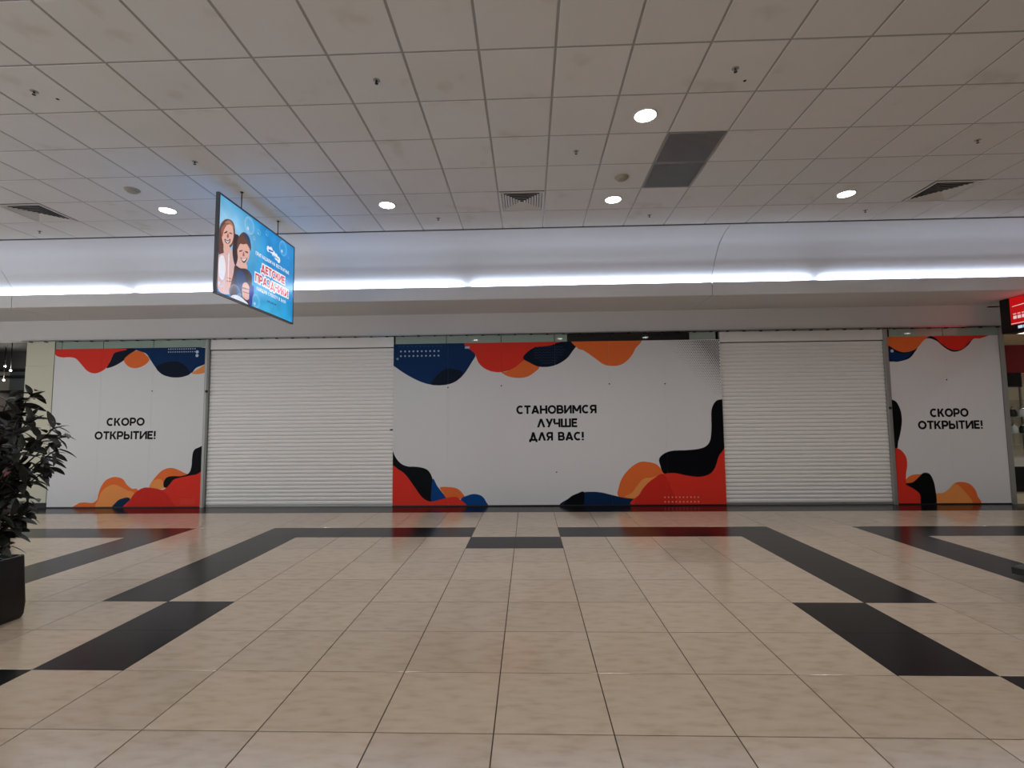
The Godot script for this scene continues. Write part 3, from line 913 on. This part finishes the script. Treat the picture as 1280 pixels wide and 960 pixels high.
	copy(v, "air_diffuser", tile_mid(9, 4), "square louvred air diffuser in the ceiling towards the red sign", "")
	# dark return grilles
	var gm := mat("grille_paint", Color(0.58, 0.57, 0.56), 0.5)
	var gr := thing("return_grille", "dark ribbed ceiling grille panel farther from the cove", "air vent", tile_mid(3, 2))
	st = mb()
	for k in 4:
		var b := Basis(Vector3.UP, k * PI / 2)
		box_turned(st, b, Vector3(-0.29, -0.004, 0.278), Vector3(0.29, 0.01, 0.29))
	obj("frame", st, gm, gr)
	bx("tray", Vector3(-0.285, 0.006, -0.285), Vector3(0.285, 0.02, 0.285), M.dark_metal, gr)
	st = mb()
	for k in 34:
		var z := -0.272 + k * 0.0165
		quad(st, Vector3(-0.28, -0.001, z), Vector3(0.28, -0.001, z), Vector3(0.28, -0.003, z + 0.012), Vector3(-0.28, -0.003, z + 0.012))
	obj("slat_field", st, gm, gr).set_meta("kind", "stuff")
	copy(gr, "return_grille", tile_mid(3, 3), "dark ribbed ceiling grille panel closer to the cove", "")

func box_turned(st: SurfaceTool, b: Basis, lo: Vector3, hi: Vector3) -> void:
	var t := mb()
	box(t, lo, hi)
	st.append_from(t.commit(), 0, Transform3D(b, Vector3.ZERO))

func build_lightbox() -> void:
	var w := 1.85
	var h := 1.19
	var ppm := 500.0
	var img := Image.create(int(w * ppm), int(h * ppm), false, Image.FORMAT_RGB8)
	var n := noise(0.006, 3, 5)
	for y in img.get_height():
		for x in img.get_width():
			var p := Vector2(float(x) / img.get_width(), float(y) / img.get_height())
			var near := clampf(1.0 - (p - Vector2(0.10, 0.30)).length() / 0.50, 0.0, 1.0)
			var low := clampf(1.0 - (p - Vector2(0.62, 1.0)).length() / 0.55, 0.0, 1.0)
			var c := Color(0.05, 0.57, 0.86).lerp(Color(0.74, 0.88, 0.97), pow(near, 0.8) * 0.95).lerp(Color(0.40, 0.82, 0.94), low * 0.6)
			var k := 1.0 + 0.10 * n.get_noise_2d(x, y)
			img.set_pixel(x, y, Color(c.r * k, c.g * k, c.b * k))
	for b in ADVERT_BUBBLES:
		if b[1] > 60:
			bubble(img, b, ppm)
	for a in ADVERT_FIGURES:
		fill(img, rounded(a[1], ppm, img.get_height()), SKIN[a[0]])
	for b in ADVERT_BUBBLES:
		if b[1] <= 60:
			bubble(img, b, ppm)
	var H := img.get_height()
	var cm := 0.01 * ppm
	var white := Color(0.98, 0.98, 1.0)
	var red := Color(0.86, 0.10, 0.14)
	# small cloud-shaped emblem
	for q in [[110, 90, 4.2], [117, 91, 4.6], [124, 88, 4.6], [131, 86, 5.0], [138, 84, 4.6]]:
		dot(img, q[0] * cm, H - q[1] * cm, q[2] * cm, white)
	fill(img, PackedVector2Array([Vector2(110 * cm, H - 90 * cm), Vector2(124 * cm, H - 91.5 * cm), Vector2(122 * cm, H - 89.5 * cm), Vector2(111 * cm, H - 87.5 * cm)]), Color(0.12, 0.35, 0.75))
	fill(img, PackedVector2Array([Vector2(122 * cm, H - 86 * cm), Vector2(138 * cm, H - 85.5 * cm), Vector2(138 * cm, H - 83.5 * cm), Vector2(123 * cm, H - 83.5 * cm)]), Color(0.45, 0.70, 0.90))
	write(img, "ПРИГЛАШАЕМ НА БЕСПЛАТНЫЕ", 79 * cm, H - 71.5 * cm, 90 * cm, 5.0 * cm, white, 0.2)
	for pass_ in 2:
		write(img, "ДЕТСКИЕ", 93 * cm, H - 53.5 * cm, 64 * cm, 10.5 * cm, red if pass_ else white, 0.2, 0.0 if pass_ else 1.9 * cm)
		write(img, "ПРАЗДНИКИ", 80 * cm, H - 36.5 * cm, 88 * cm, 11.0 * cm, red if pass_ else white, 0.2, 0.0 if pass_ else 1.9 * cm)
	write(img, "КАЖДУЮ СУББОТУ В 16:00", 84 * cm, H - 26.0 * cm, 77 * cm, 4.6 * cm, white, 0.2)
	for k in 6:
		dot(img, (112.5 + 4.2 * k) * cm, H - (17.5 + 0.4 * (k % 2)) * cm, 1.35 * cm, Color(0.10, 0.22, 0.36))
	var m := mat("lightbox_screen", Color(0.25, 0.25, 0.25), 0.25)
	m.emission_enabled = true
	m.emission_texture = ImageTexture.create_from_image(img)
	m.emission = Color.BLACK
	m.emission_energy_multiplier = 0.95
	m.albedo_texture = m.emission_texture
	var root := thing("light_box", "hanging blue light box advertising ДЕТСКИЕ ПРАЗДНИКИ with two laughing children", "light box", Vector3(-3.555, 3.04, -6.345))
	var d := 0.02
	var e := 0.022
	for s in [1.0, -1.0]:
		var st := mb()
		var z0: float = s * (w / 2 - e)
		var y0 := e
		var y1 := h - e
		var x: float = s * (d - 0.004)
		var u := e / w
		var v := e / h
		quad_uv(st, [Vector3(x, y0, z0), Vector3(x, y0, -z0), Vector3(x, y1, -z0), Vector3(x, y1, z0)], [Vector2(u, 1 - v), Vector2(1 - u, 1 - v), Vector2(1 - u, v), Vector2(u, v)])
		obj("screen", st, m, root)
		area(root, Vector3(s * (d + 0.01), h / 2, 0), Vector3(0, -90 * s, 0), Vector2(w - 0.1, h - 0.1), Color(0.35, 0.66, 1.0), BOX)
	var fm := mat("frame_grey", Color(0.42, 0.42, 0.44), 0.4, 0.5)
	bx("frame_rail", Vector3(-d, 0, -w / 2), Vector3(d, e, w / 2), fm, root)
	bx("frame_rail", Vector3(-d, h - e, -w / 2), Vector3(d, h, w / 2), fm, root)
	bx("frame_stile", Vector3(-d, e, -w / 2), Vector3(d, h - e, -w / 2 + e), fm, root)
	bx("frame_stile", Vector3(-d, e, w / 2 - e), Vector3(d, h - e, w / 2), fm, root)
	for z in [0.455, -0.445]:
		var st := mb()
		tube(st, [Vector3(0, h, z), Vector3(0, CEIL - 3.04, z)], 0.006, 0.006, 8)
		lathe(st, [Vector2(0.0, -0.012), Vector2(0.016, -0.010), Vector2(0.022, 0.0)], 14, Vector3(0, CEIL - 3.04, z))
		obj("hanger", st, M.dark_metal, root)

const BOX := 0.38

func bubble(img: Image, b: Array, ppm: float) -> void:
	var c := Vector2(b[0] * 0.01 * ppm, img.get_height() - b[1] * 0.01 * ppm)
	var r: float = b[2] * 0.01 * ppm
	for y in range(maxi(0, int(c.y - r)), mini(img.get_height(), int(c.y + r) + 1)):
		for x in range(maxi(0, int(c.x - r)), mini(img.get_width(), int(c.x + r) + 1)):
			var q := (Vector2(x, y) - c) / r
			var l := q.length()
			if l < 1.0:
				var k := pow(l, 5.0) * 0.55 + (0.8 if (q - Vector2(-0.3, 0.45)).length() < 0.22 else 0.0) + 0.08
				img.set_pixel(x, y, img.get_pixel(x, y).lerp(Color(0.85, 0.90, 1.0), clampf(k, 0, 0.9)))

func build_blade_sign() -> void:
	var img := Image.create(512, 300, false, Image.FORMAT_RGB8)
	img.fill(Color(0.80, 0.05, 0.07))
	fill(img, PackedVector2Array([Vector2(20, 96), Vector2(150, 84), Vector2(300, 40), Vector2(480, 34), Vector2(480, 44), Vector2(300, 52), Vector2(150, 94), Vector2(20, 102)]), Color(0.98, 0.85, 0.85))
	for k in 12:
		img.fill_rect(Rect2i(24 + 38 * k, 176, 28, 16), Color(0.95, 0.65, 0.66))
		img.fill_rect(Rect2i(24 + 38 * k, 204, 30, 34), Color(0.98, 0.86, 0.88))
	img.fill_rect(Rect2i(0, 284, 512, 8), Color(0.98, 0.85, 0.85))
	var m := mat("red_sign_screen", Color(0.3, 0.3, 0.3), 0.25)
	m.albedo_texture = ImageTexture.create_from_image(img)
	m.emission_enabled = true
	m.emission = Color.BLACK
	m.emission_texture = m.albedo_texture
	m.emission_energy_multiplier = 0.85
	var root := thing("projecting_sign", "red glowing shop sign in a black case hung below the soffit", "sign", Vector3(8.30, 2.98, -8.86))
	bx("case", Vector3(0.0, 0.0, 0.0), Vector3(0.22, 0.598, 1.2), M.black_board, root)
	var st := mb()
	quad_uv(st, [Vector3(-0.012, 0.125, 0.19), Vector3(-0.012, 0.125, 1.19), Vector3(-0.012, 0.59, 1.19), Vector3(-0.012, 0.59, 0.19)], [Vector2(0, 1), Vector2(1, 1), Vector2(1, 0), Vector2(0, 0)])
	for q in [[0.125, 0.19, 1.19, 0.125], [0.59, 0.19, 1.19, 0.59]]:
		quad_uv(st, [Vector3(0, q[0], q[1]), Vector3(0, q[0], q[2]), Vector3(-0.012, q[0], q[2]), Vector3(-0.012, q[0], q[1])], [Vector2(0, 0), Vector2(1, 0), Vector2(1, 0.02), Vector2(0, 0.02)])
	obj("screen", st, m, root)
	var pm := glow("pale_letter_glow", Color(0.75, 0.9, 1.0), 0.8)
	for k in 6:
		bx("light_letter", Vector3(-0.008, 0.052, 0.30 + 0.09 * k), Vector3(0.0, 0.098, 0.37 + 0.09 * k), pm, root)
	area(root, Vector3(-0.03, 0.36, 0.69), Vector3(0, 90, 0), Vector2(0.95, 0.42), Color(1.0, 0.12, 0.12), 0.05)
	bx("bracket", Vector3(-0.17, 0.49, -0.05), Vector3(0.0, 0.505, 0.0), M.black, root)

func leaf_mesh(len_: float, wide: float, fold: float, bend: float) -> ArrayMesh:
	var st := mb()
	st.set_smooth_group(0)
	var prev := []
	for i in 7:
		var t := i / 6.0
		var hw := wide * 0.5 * pow(sin(PI * clampf(t * 0.94 + 0.03, 0, 1)), 0.75) * (1.0 - 0.25 * t)
		var c := Vector3(0, -bend * t * t * len_, t * len_)
		var row := [c + Vector3(-hw, hw * fold, 0), c, c + Vector3(hw, hw * fold, 0)]
		if i:
			quad(st, prev[0], row[0], row[1], prev[1])
			quad(st, prev[1], row[1], row[2], prev[2])
		prev = row
	return done(st)

func build_plant() -> void:
	var pc := Vector3(-4.42, 0, -3.765)
	var pot := thing("planter", "black square planter box standing under the leafy shrub", "planter", pc)
	var hw := 0.285
	var rc := 0.035
	var outline := func(w: float) -> Array:
		var o := []
		for k in 4:
			for j in 6:
				var a := k * PI / 2 + j / 5.0 * PI / 2
				var cx: float = (w - rc) * (1 if k in [0, 3] else -1)
				var cz: float = (w - rc) * (1 if k in [0, 1] else -1)
				o.append(Vector2(cx + rc * cos(a), cz + rc * sin(a)))
		return o
	var st := mb()
	st.set_smooth_group(0)
	var levels := [[hw - 0.03, 0.0], [hw - 0.008, 0.006], [hw, 0.03], [hw + 0.004, 0.12], [hw - 0.012, 0.49], [hw - 0.014, 0.50], [hw - 0.034, 0.50], [hw - 0.036, 0.45]]
	for i in levels.size() - 1:
		var a: Array = outline.call(levels[i][0])
		var b: Array = outline.call(levels[i + 1][0])
		for k in a.size():
			var j := (k + 1) % a.size()
			quad(st, Vector3(a[j].x, levels[i][1], a[j].y), Vector3(a[k].x, levels[i][1], a[k].y), Vector3(b[k].x, levels[i + 1][1], b[k].y), Vector3(b[j].x, levels[i + 1][1], b[j].y))
	obj("box", st, mat("pot_black", Color(0.025, 0.025, 0.027), 0.45), pot)
	var sm := mat("soil", Color(0.09, 0.07, 0.055), 0.95)
	bx("soil", Vector3(-hw + 0.04, 0.40, -hw + 0.04), Vector3(hw - 0.04, 0.455, hw - 0.04), sm, pot)
	# the shrub
	var base := pc + Vector3(0, 0.455, 0)
	var sh := thing("potted_shrub", "dark leafy evergreen shrub growing in the black planter", "shrub", base)
	var ends := SHRUB_TIPS.duplicate()
	for i in 15:
		ends.append([-4.42 - rng.randf_range(0.0, 0.55), rng.randf_range(0.75, 1.95), -3.75 + rng.randf_range(-0.40, 0.45)])
	var bark := mat("bark", Color(0.20, 0.165, 0.13), 0.85)
	var greens := [mat("leaf_green", Color(0.10, 0.115, 0.085), 0.5), mat("leaf_dark", Color(0.075, 0.09, 0.07), 0.5), mat("leaf_olive", Color(0.13, 0.14, 0.10), 0.5)]
	var leaves := [leaf_mesh(0.125, 0.058, 0.25, 0.12), leaf_mesh(0.105, 0.055, 0.3, 0.22), leaf_mesh(0.14, 0.060, 0.2, 0.3)]
	var count := 0
	var filler := mb()
	for e in ends:
		var tip := Vector3(e[0], e[1], e[2]) - base
		var root_ := Vector3(rng.randf_range(-0.07, 0.07), 0, rng.randf_range(-0.07, 0.07))
		var mid := Vector3(tip.x * 0.35 + root_.x, tip.y * 0.62, tip.z * 0.35 + root_.z)
		var pts := []
		for k in 7:
			var t := k / 6.0
			pts.append(root_.lerp(mid, t).lerp(mid.lerp(tip, t), t))
		st = mb()
		tube(st, pts, 0.011, 0.004, 6)
		var br := obj("branch", st, bark, sh)
		for k in 12:                                # leaves all along the twig
			var at: Vector3 = pts[2].lerp(pts[6], rng.randf_range(0.1, 1.0)) if k % 2 else pts[3].lerp(pts[6], rng.randf())
			var al := Vector3(rng.randf_range(-1, 1), rng.randf_range(-0.7, 0.6), rng.randf_range(-1, 1)).normalized()
			var x2 := Vector3(rng.randf_range(-0.7, 0.7), 1.0, rng.randf_range(-0.7, 0.7)).cross(al).normalized()
			filler.append_from(leaves[k % 3], 0, Transform3D(Basis(x2, al.cross(x2).normalized(), al), at))
		var dir: Vector3 = (pts[6] - pts[4]).normalized()
		dir = (dir + Vector3(0, -0.25, 0)).normalized()
		for k in 7:
			if count >= 290:
				break
			count += 1
			var side := dir.cross(Vector3.UP).normalized().rotated(dir, k * 2.4 + rng.randf_range(-0.4, 0.4))
			var along := (dir * rng.randf_range(0.15, 0.9) + side * rng.randf_range(0.7, 1.1) + Vector3(0, rng.randf_range(-0.35, 0.15), 0)).normalized()
			var up := Vector3(rng.randf_range(-0.8, 0.8), 1.0, rng.randf_range(-0.8, 0.8)).normalized()
			var xa := up.cross(along).normalized()
			var o := place("leaf", leaves[rng.randi() % 3], greens[rng.randi() % 3], br, tip - dir * (0.022 * k - 0.03))
			o.transform.basis = Basis(xa, along.cross(xa).normalized(), along).scaled(Vector3.ONE * rng.randf_range(0.85, 1.15))
	obj("leaf_mass", filler, greens[1], sh).set_meta("kind", "stuff")

const SHRUB_TIPS := [[-4.17, 1.82, -4.02], [-4.18, 1.73, -3.96], [-3.78, 1.47, -3.73], [-3.76, 1.54, -3.82], [-3.88, 1.47, -4.01], [-3.80, 1.36, -3.88], [-3.82, 1.22, -3.86], [-4.0, 1.27, -3.99], [-3.92, 1.12, -3.78], [-4.12, 0.94, -4.0], [-4.06, 0.84, -3.89], [-4.02, 0.82, -3.84], [-4.12, 0.71, -3.88], [-4.10, 0.62, -3.82], [-4.01, 1.51, -3.75], [-3.9, 1.37, -3.70], [-4.29, 1.77, -3.94], [-4.11, 1.57, -3.79], [-4.09, 1.32, -3.77], [-4.19, 1.18, -3.93], [-4.34, 0.84, -4.0], [-4.05, 0.86, -3.72], [-4.06, 1.63, -3.93], [-3.98, 1.40, -3.92], [-4.2, 1.05, -3.75], [-4.25, 1.45, -3.85]]

func build_left_shop() -> void:
	var w := setting("wall_shop_left", "dark shop interior behind the planter", "shop wall")
	var slate := mat("slate_wall", Color(0.34, 0.37, 0.385), 0.7)
	var ink := mat("ink_ceiling", Color(0.06, 0.065, 0.07), 0.8)
	bx("rear", Vector3(XL, 0, -12.6), Vector3(-9.6, 3.4, -12.5), slate, w)
	bx("side", Vector3(-9.63, 0, -12.5), Vector3(-9.53, 3.4, ZW - 0.31), slate, w)
	bx("ceiling_panel", Vector3(XL, 3.36, -12.5), Vector3(-9.6, 3.46, ZW - 0.16), ink, w)
	bx("floor_panel", Vector3(XL, -0.1, -12.5), Vector3(-9.6, -0.004, -9.24), slate, w)
	bx("bulkhead", Vector3(XL, 2.95, -12.3), Vector3(-9.63, 3.36, -11.6), ink, w)
	bx("shelf_line", Vector3(XL, 2.80, -12.5), Vector3(-9.63, 2.84, -12.2), ink, w)
	bx("shelf_line", Vector3(XL, 2.42, -12.5), Vector3(-9.63, 2.46, -12.2), ink, w)
	var lm := glow("shop_bulb_glow", Color(1.0, 0.98, 0.94), 7.0)
	for p in [Vector3(-12.1, 2.93, -11.0), Vector3(-12.0, 2.60, -10.9), Vector3(-11.2, 2.75, -10.3)]:
		var t := thing("spot_lamp", "small glowing lamp hanging in the dark shop", "lamp", p, "lamps in the dark shop")
		var st := mb()
		lathe(st, [Vector2(0.0, -0.025), Vector2(0.016, -0.018), Vector2(0.022, 0.0), Vector2(0.016, 0.018), Vector2(0.0, 0.025)], 14)
		obj("bulb", st, lm, t)
		st = mb()
		tube(st, [Vector3(0, 0.03, 0), Vector3(0, 3.36 - p.y, 0)], 0.008, 0.008, 6)
		obj("stem", st, M.black, t)
		var l := OmniLight3D.new()
		l.name = "lamp"
		t.add_child(l)
		l.light_energy = 0.35
		l.light_color = Color(1.0, 0.97, 0.92)
		l.light_size = 0.03
		l.omni_range = 30.0
		l.omni_attenuation = 2.0
		l.shadow_enabled = true
	var sk := thing("loudspeaker", "small black loudspeaker on the rear wall of the dark shop", "loudspeaker", Vector3(-12.55, 2.64, -12.2))
	bx("case", Vector3(-0.08, -0.13, -0.12), Vector3(0.08, 0.13, 0.06), M.black, sk)
	bx("grille", Vector3(-0.07, -0.12, 0.06), Vector3(0.07, 0.12, 0.07), M.dark_metal, sk)
	bx("bracket", Vector3(-0.02, -0.02, -0.30), Vector3(0.02, 0.02, -0.12), M.dark_metal, sk)
	# clothes rail
	var rail := thing("clothes_rail", "metal clothes rail on two posts in the dark shop", "clothes rail", Vector3(-11.5, 0, -10.6))
	var st2 := mb()
	tube(st2, [Vector3(-1.2, 1.98, 0), Vector3(0.9, 1.98, 0)], 0.014, 0.014, 8)
	obj("bar", st2, M.steel, rail)
	for x in [-1.2, 0.9]:
		var s3 := mb()
		tube(s3, [Vector3(x, 0, 0), Vector3(x, 1.98, 0)], 0.014, 0.014, 8)
		obj("post", s3, M.steel, rail)
		bx("foot", Vector3(x - 0.03, 0.0, -0.22), Vector3(x + 0.03, 0.025, 0.22), M.dark_metal, rail)
	var cols := [[Color(0.85, 0.86, 0.88), "white"], [Color(0.78, 0.80, 0.84), "pale grey"], [Color(0.90, 0.90, 0.90), "bright white"], [Color(0.20, 0.22, 0.25), "charcoal"], [Color(0.30, 0.31, 0.33), "slate"], [Color(0.15, 0.16, 0.18), "black"]]
	for i in 6:
		var g := thing("hanging_garment", "%s garment hanging on the rail in the dark shop" % cols[i][1], "garment", Vector3(-12.45 + 0.27 * i, 1.96, -10.6))
		garment(g, mat("cloth_%d" % i, cols[i][0], 0.9), 0.75)

	var pf := thing("pouf", "rose coloured round pouf on the floor of the dark shop", "pouf", Vector3(-11.72, 0, -11.0))
	var s4 := mb()
	lathe(s4, [Vector2(0.0, 0.60), Vector2(0.20, 0.59), Vector2(0.27, 0.54), Vector2(0.28, 0.45), Vector2(0.27, 0.10), Vector2(0.25, 0.04)], 24)
	obj("cushion", s4, mat("rose_cloth", Color(0.62, 0.36, 0.36), 0.9), pf)
	s4 = mb()
	lathe(s4, [Vector2(0.24, 0.05), Vector2(0.24, 0.0), Vector2(0.0, 0.0)], 24)
	obj("base", s4, M.black, pf)

func garment(root: Node3D, m: Material, length: float) -> void:
	var st := mb()
	st.set_smooth_group(0)
	var prof := [[0.05, 0.0], [0.16, -0.05], [0.21, -0.12], [0.18, -0.35], [0.20, -length]]
	for i in prof.size() - 1:
		for k in 16:
			var a := TAU * k / 16
			var b := TAU * (k + 1) / 16
			var f := func(r: float, y: float, q: float) -> Vector3: return Vector3(cos(q) * (0.055 + 0.014 * sin(3 * q) * -y), y - 0.08, sin(q) * r * (1.0 + 0.05 * sin(5 * q)))
			quad(st, f.call(prof[i][0], prof[i][1], a), f.call(prof[i + 1][0], prof[i + 1][1], a), f.call(prof[i + 1][0], prof[i + 1][1], b), f.call(prof[i][0], prof[i][1], b))
	obj("cloth", st, m, root)
	st = mb()
	tube(st, [Vector3(0, -0.09, 0), Vector3(0, 0.0, 0), Vector3(0, 0.035, 0.012), Vector3(0, 0.036, -0.012)], 0.004, 0.004, 6)
	obj("hanger_hook", st, M.steel, root)

func build_right_shop() -> void:
	var w := setting("wall_shop_right", "bright cream shop interior under the red sign", "shop wall")
	var cream := mat("shop_cream", Color(0.83, 0.79, 0.70), 0.7)
	bx("rear", Vector3(8.5, 0, -12.6), Vector3(XR, 3.4, -12.5), cream, w)
	bx("side", Vector3(8.55, 0, -12.5), Vector3(8.64, 3.4, ZW - 0.26), cream, w)
	bx("ceiling_panel", Vector3(8.5, 3.30, -12.5), Vector3(XR, 3.40, ZW - 0.16), cream, w)
	bx("floor_panel", Vector3(8.5, -0.1, -12.5), Vector3(XR, -0.004, -9.24), cream, w)
	var fix := thing("ceiling_panel_light", "square light panel in the ceiling of the cream shop", "light", Vector3(10.4, 3.295, -10.4))
	bx("diffuser_light", Vector3(-0.3, -0.012, -0.3), Vector3(0.3, 0.0, 0.3), glow("panel_glow", Color(1, 0.97, 0.92), 3.0), fix)
	area(fix, Vector3(0, -0.03, 0), Vector3(-90, 0, 0), Vector2(0.58, 0.58), Color(1, 0.96, 0.9), 1.6)
	# red header, screen and glass display
	var red := bx("header_board", Vector3(8.75, 2.37, -9.72), Vector3(11.5, 2.90, -9.66), mat("header_red", Color(0.55, 0.09, 0.10), 0.45))
	tag(red, "plain dark red header board above the display cabinet", "board")
	var tv := thing("wall_monitor", "small black monitor under the red header board", "monitor", Vector3(9.0, 2.1, -9.64))
	bx("case", Vector3(-0.22, 0.0, -0.05), Vector3(0.32, 0.27, 0.0), M.black, tv)
	bx("panel", Vector3(-0.20, 0.02, 0.0), Vector3(0.30, 0.25, 0.004), M.smoked_glass, tv)
	var cab := thing("display_cabinet", "glass shelved display cabinet with black base under the red header", "cabinet", Vector3(8.74, 0.0, -9.95))
	bx("back_panel", Vector3(0.0, 0.64, 0.0), Vector3(1.6, 2.36, 0.02), cream, cab)
	bx("base_unit", Vector3(0.0, 0.16, 0.0), Vector3(1.6, 0.62, 0.40), M.black, cab)
	bx("plinth", Vector3(0.02, 0.0, 0.02), Vector3(1.58, 0.16, 0.37), cream, cab)
	bx("white_shelf", Vector3(0.0, 0.62, 0.02), Vector3(1.6, 0.78, 0.40), M.white_plastic, cab)
	var glass := mat("shelf_glass", Color(0.85, 0.95, 0.92, 0.25), 0.05)
	glass.transparency = BaseMaterial3D.TRANSPARENCY_ALPHA
	for y in [1.02, 1.22, 1.53, 1.84]:
		bx("glass_shelf", Vector3(0.0, y, 0.02), Vector3(1.6, y + 0.01, 0.34), glass, cab)
	for x in [0.02, 0.8, 1.58]:
		bx("upright", Vector3(x - 0.012, 0.78, 0.02), Vector3(x + 0.012, 2.36, 0.045), M.steel, cab)
	var lid := mat("chrome", Color(0.85, 0.85, 0.85), 0.15, 1.0)
	var jar := mat("jar_white", Color(0.88, 0.90, 0.90), 0.15)
	var jar2 := mat("jar_smoke", Color(0.14, 0.16, 0.16), 0.15)
	var n := 0
	for y in [1.23, 1.54]:
		for k in 5:
			n += 1
			var clear := (k + int(y * 10)) % 2 == 0
			var t := thing("shop_jar", "%s lidded jar on the %s glass shelf of the display cabinet" % ["white" if clear else "dark", "lower" if y < 1.4 else "upper"], "jar", Vector3(8.86 + 0.17 * k, y, -9.74), "%s jars on the %s shelf" % ["white" if clear else "dark", "lower" if y < 1.4 else "upper"])
			var st := mb()
			lathe(st, [Vector2(0.0, 0.0), Vector2(0.050, 0.0), Vector2(0.062, 0.02), Vector2(0.064, 0.09), Vector2(0.045, 0.125), Vector2(0.034, 0.14)], 16)
			var jb := obj("body", st, jar if clear else jar2, t)
			st = mb()
			lathe(st, [Vector2(0.038, 0.138), Vector2(0.040, 0.165), Vector2(0.012, 0.176), Vector2(0.012, 0.195), Vector2(0.0, 0.2)], 16)
			obj("lid", st, lid, jb)

func build_bench() -> void:
	var b := thing("low_bench", "low black bench standing on the charcoal floor band under the red sign side", "bench", Vector3(4.82, 0, -4.45))
	b.rotation.y = 0.35
	var st := mb()
	slab(st, Vector3(-0.6, 0.20, -0.3), Vector3(0.6, 0.27, 0.3), 0.015)
	obj("seat", st, mat("bench_black", Color(0.025, 0.025, 0.028), 0.4), b)
	for x in [-0.42, 0.42]:
		bx("leg", Vector3(x - 0.04, 0.0, -0.2), Vector3(x + 0.04, 0.20, 0.2), M.dark_metal, b)
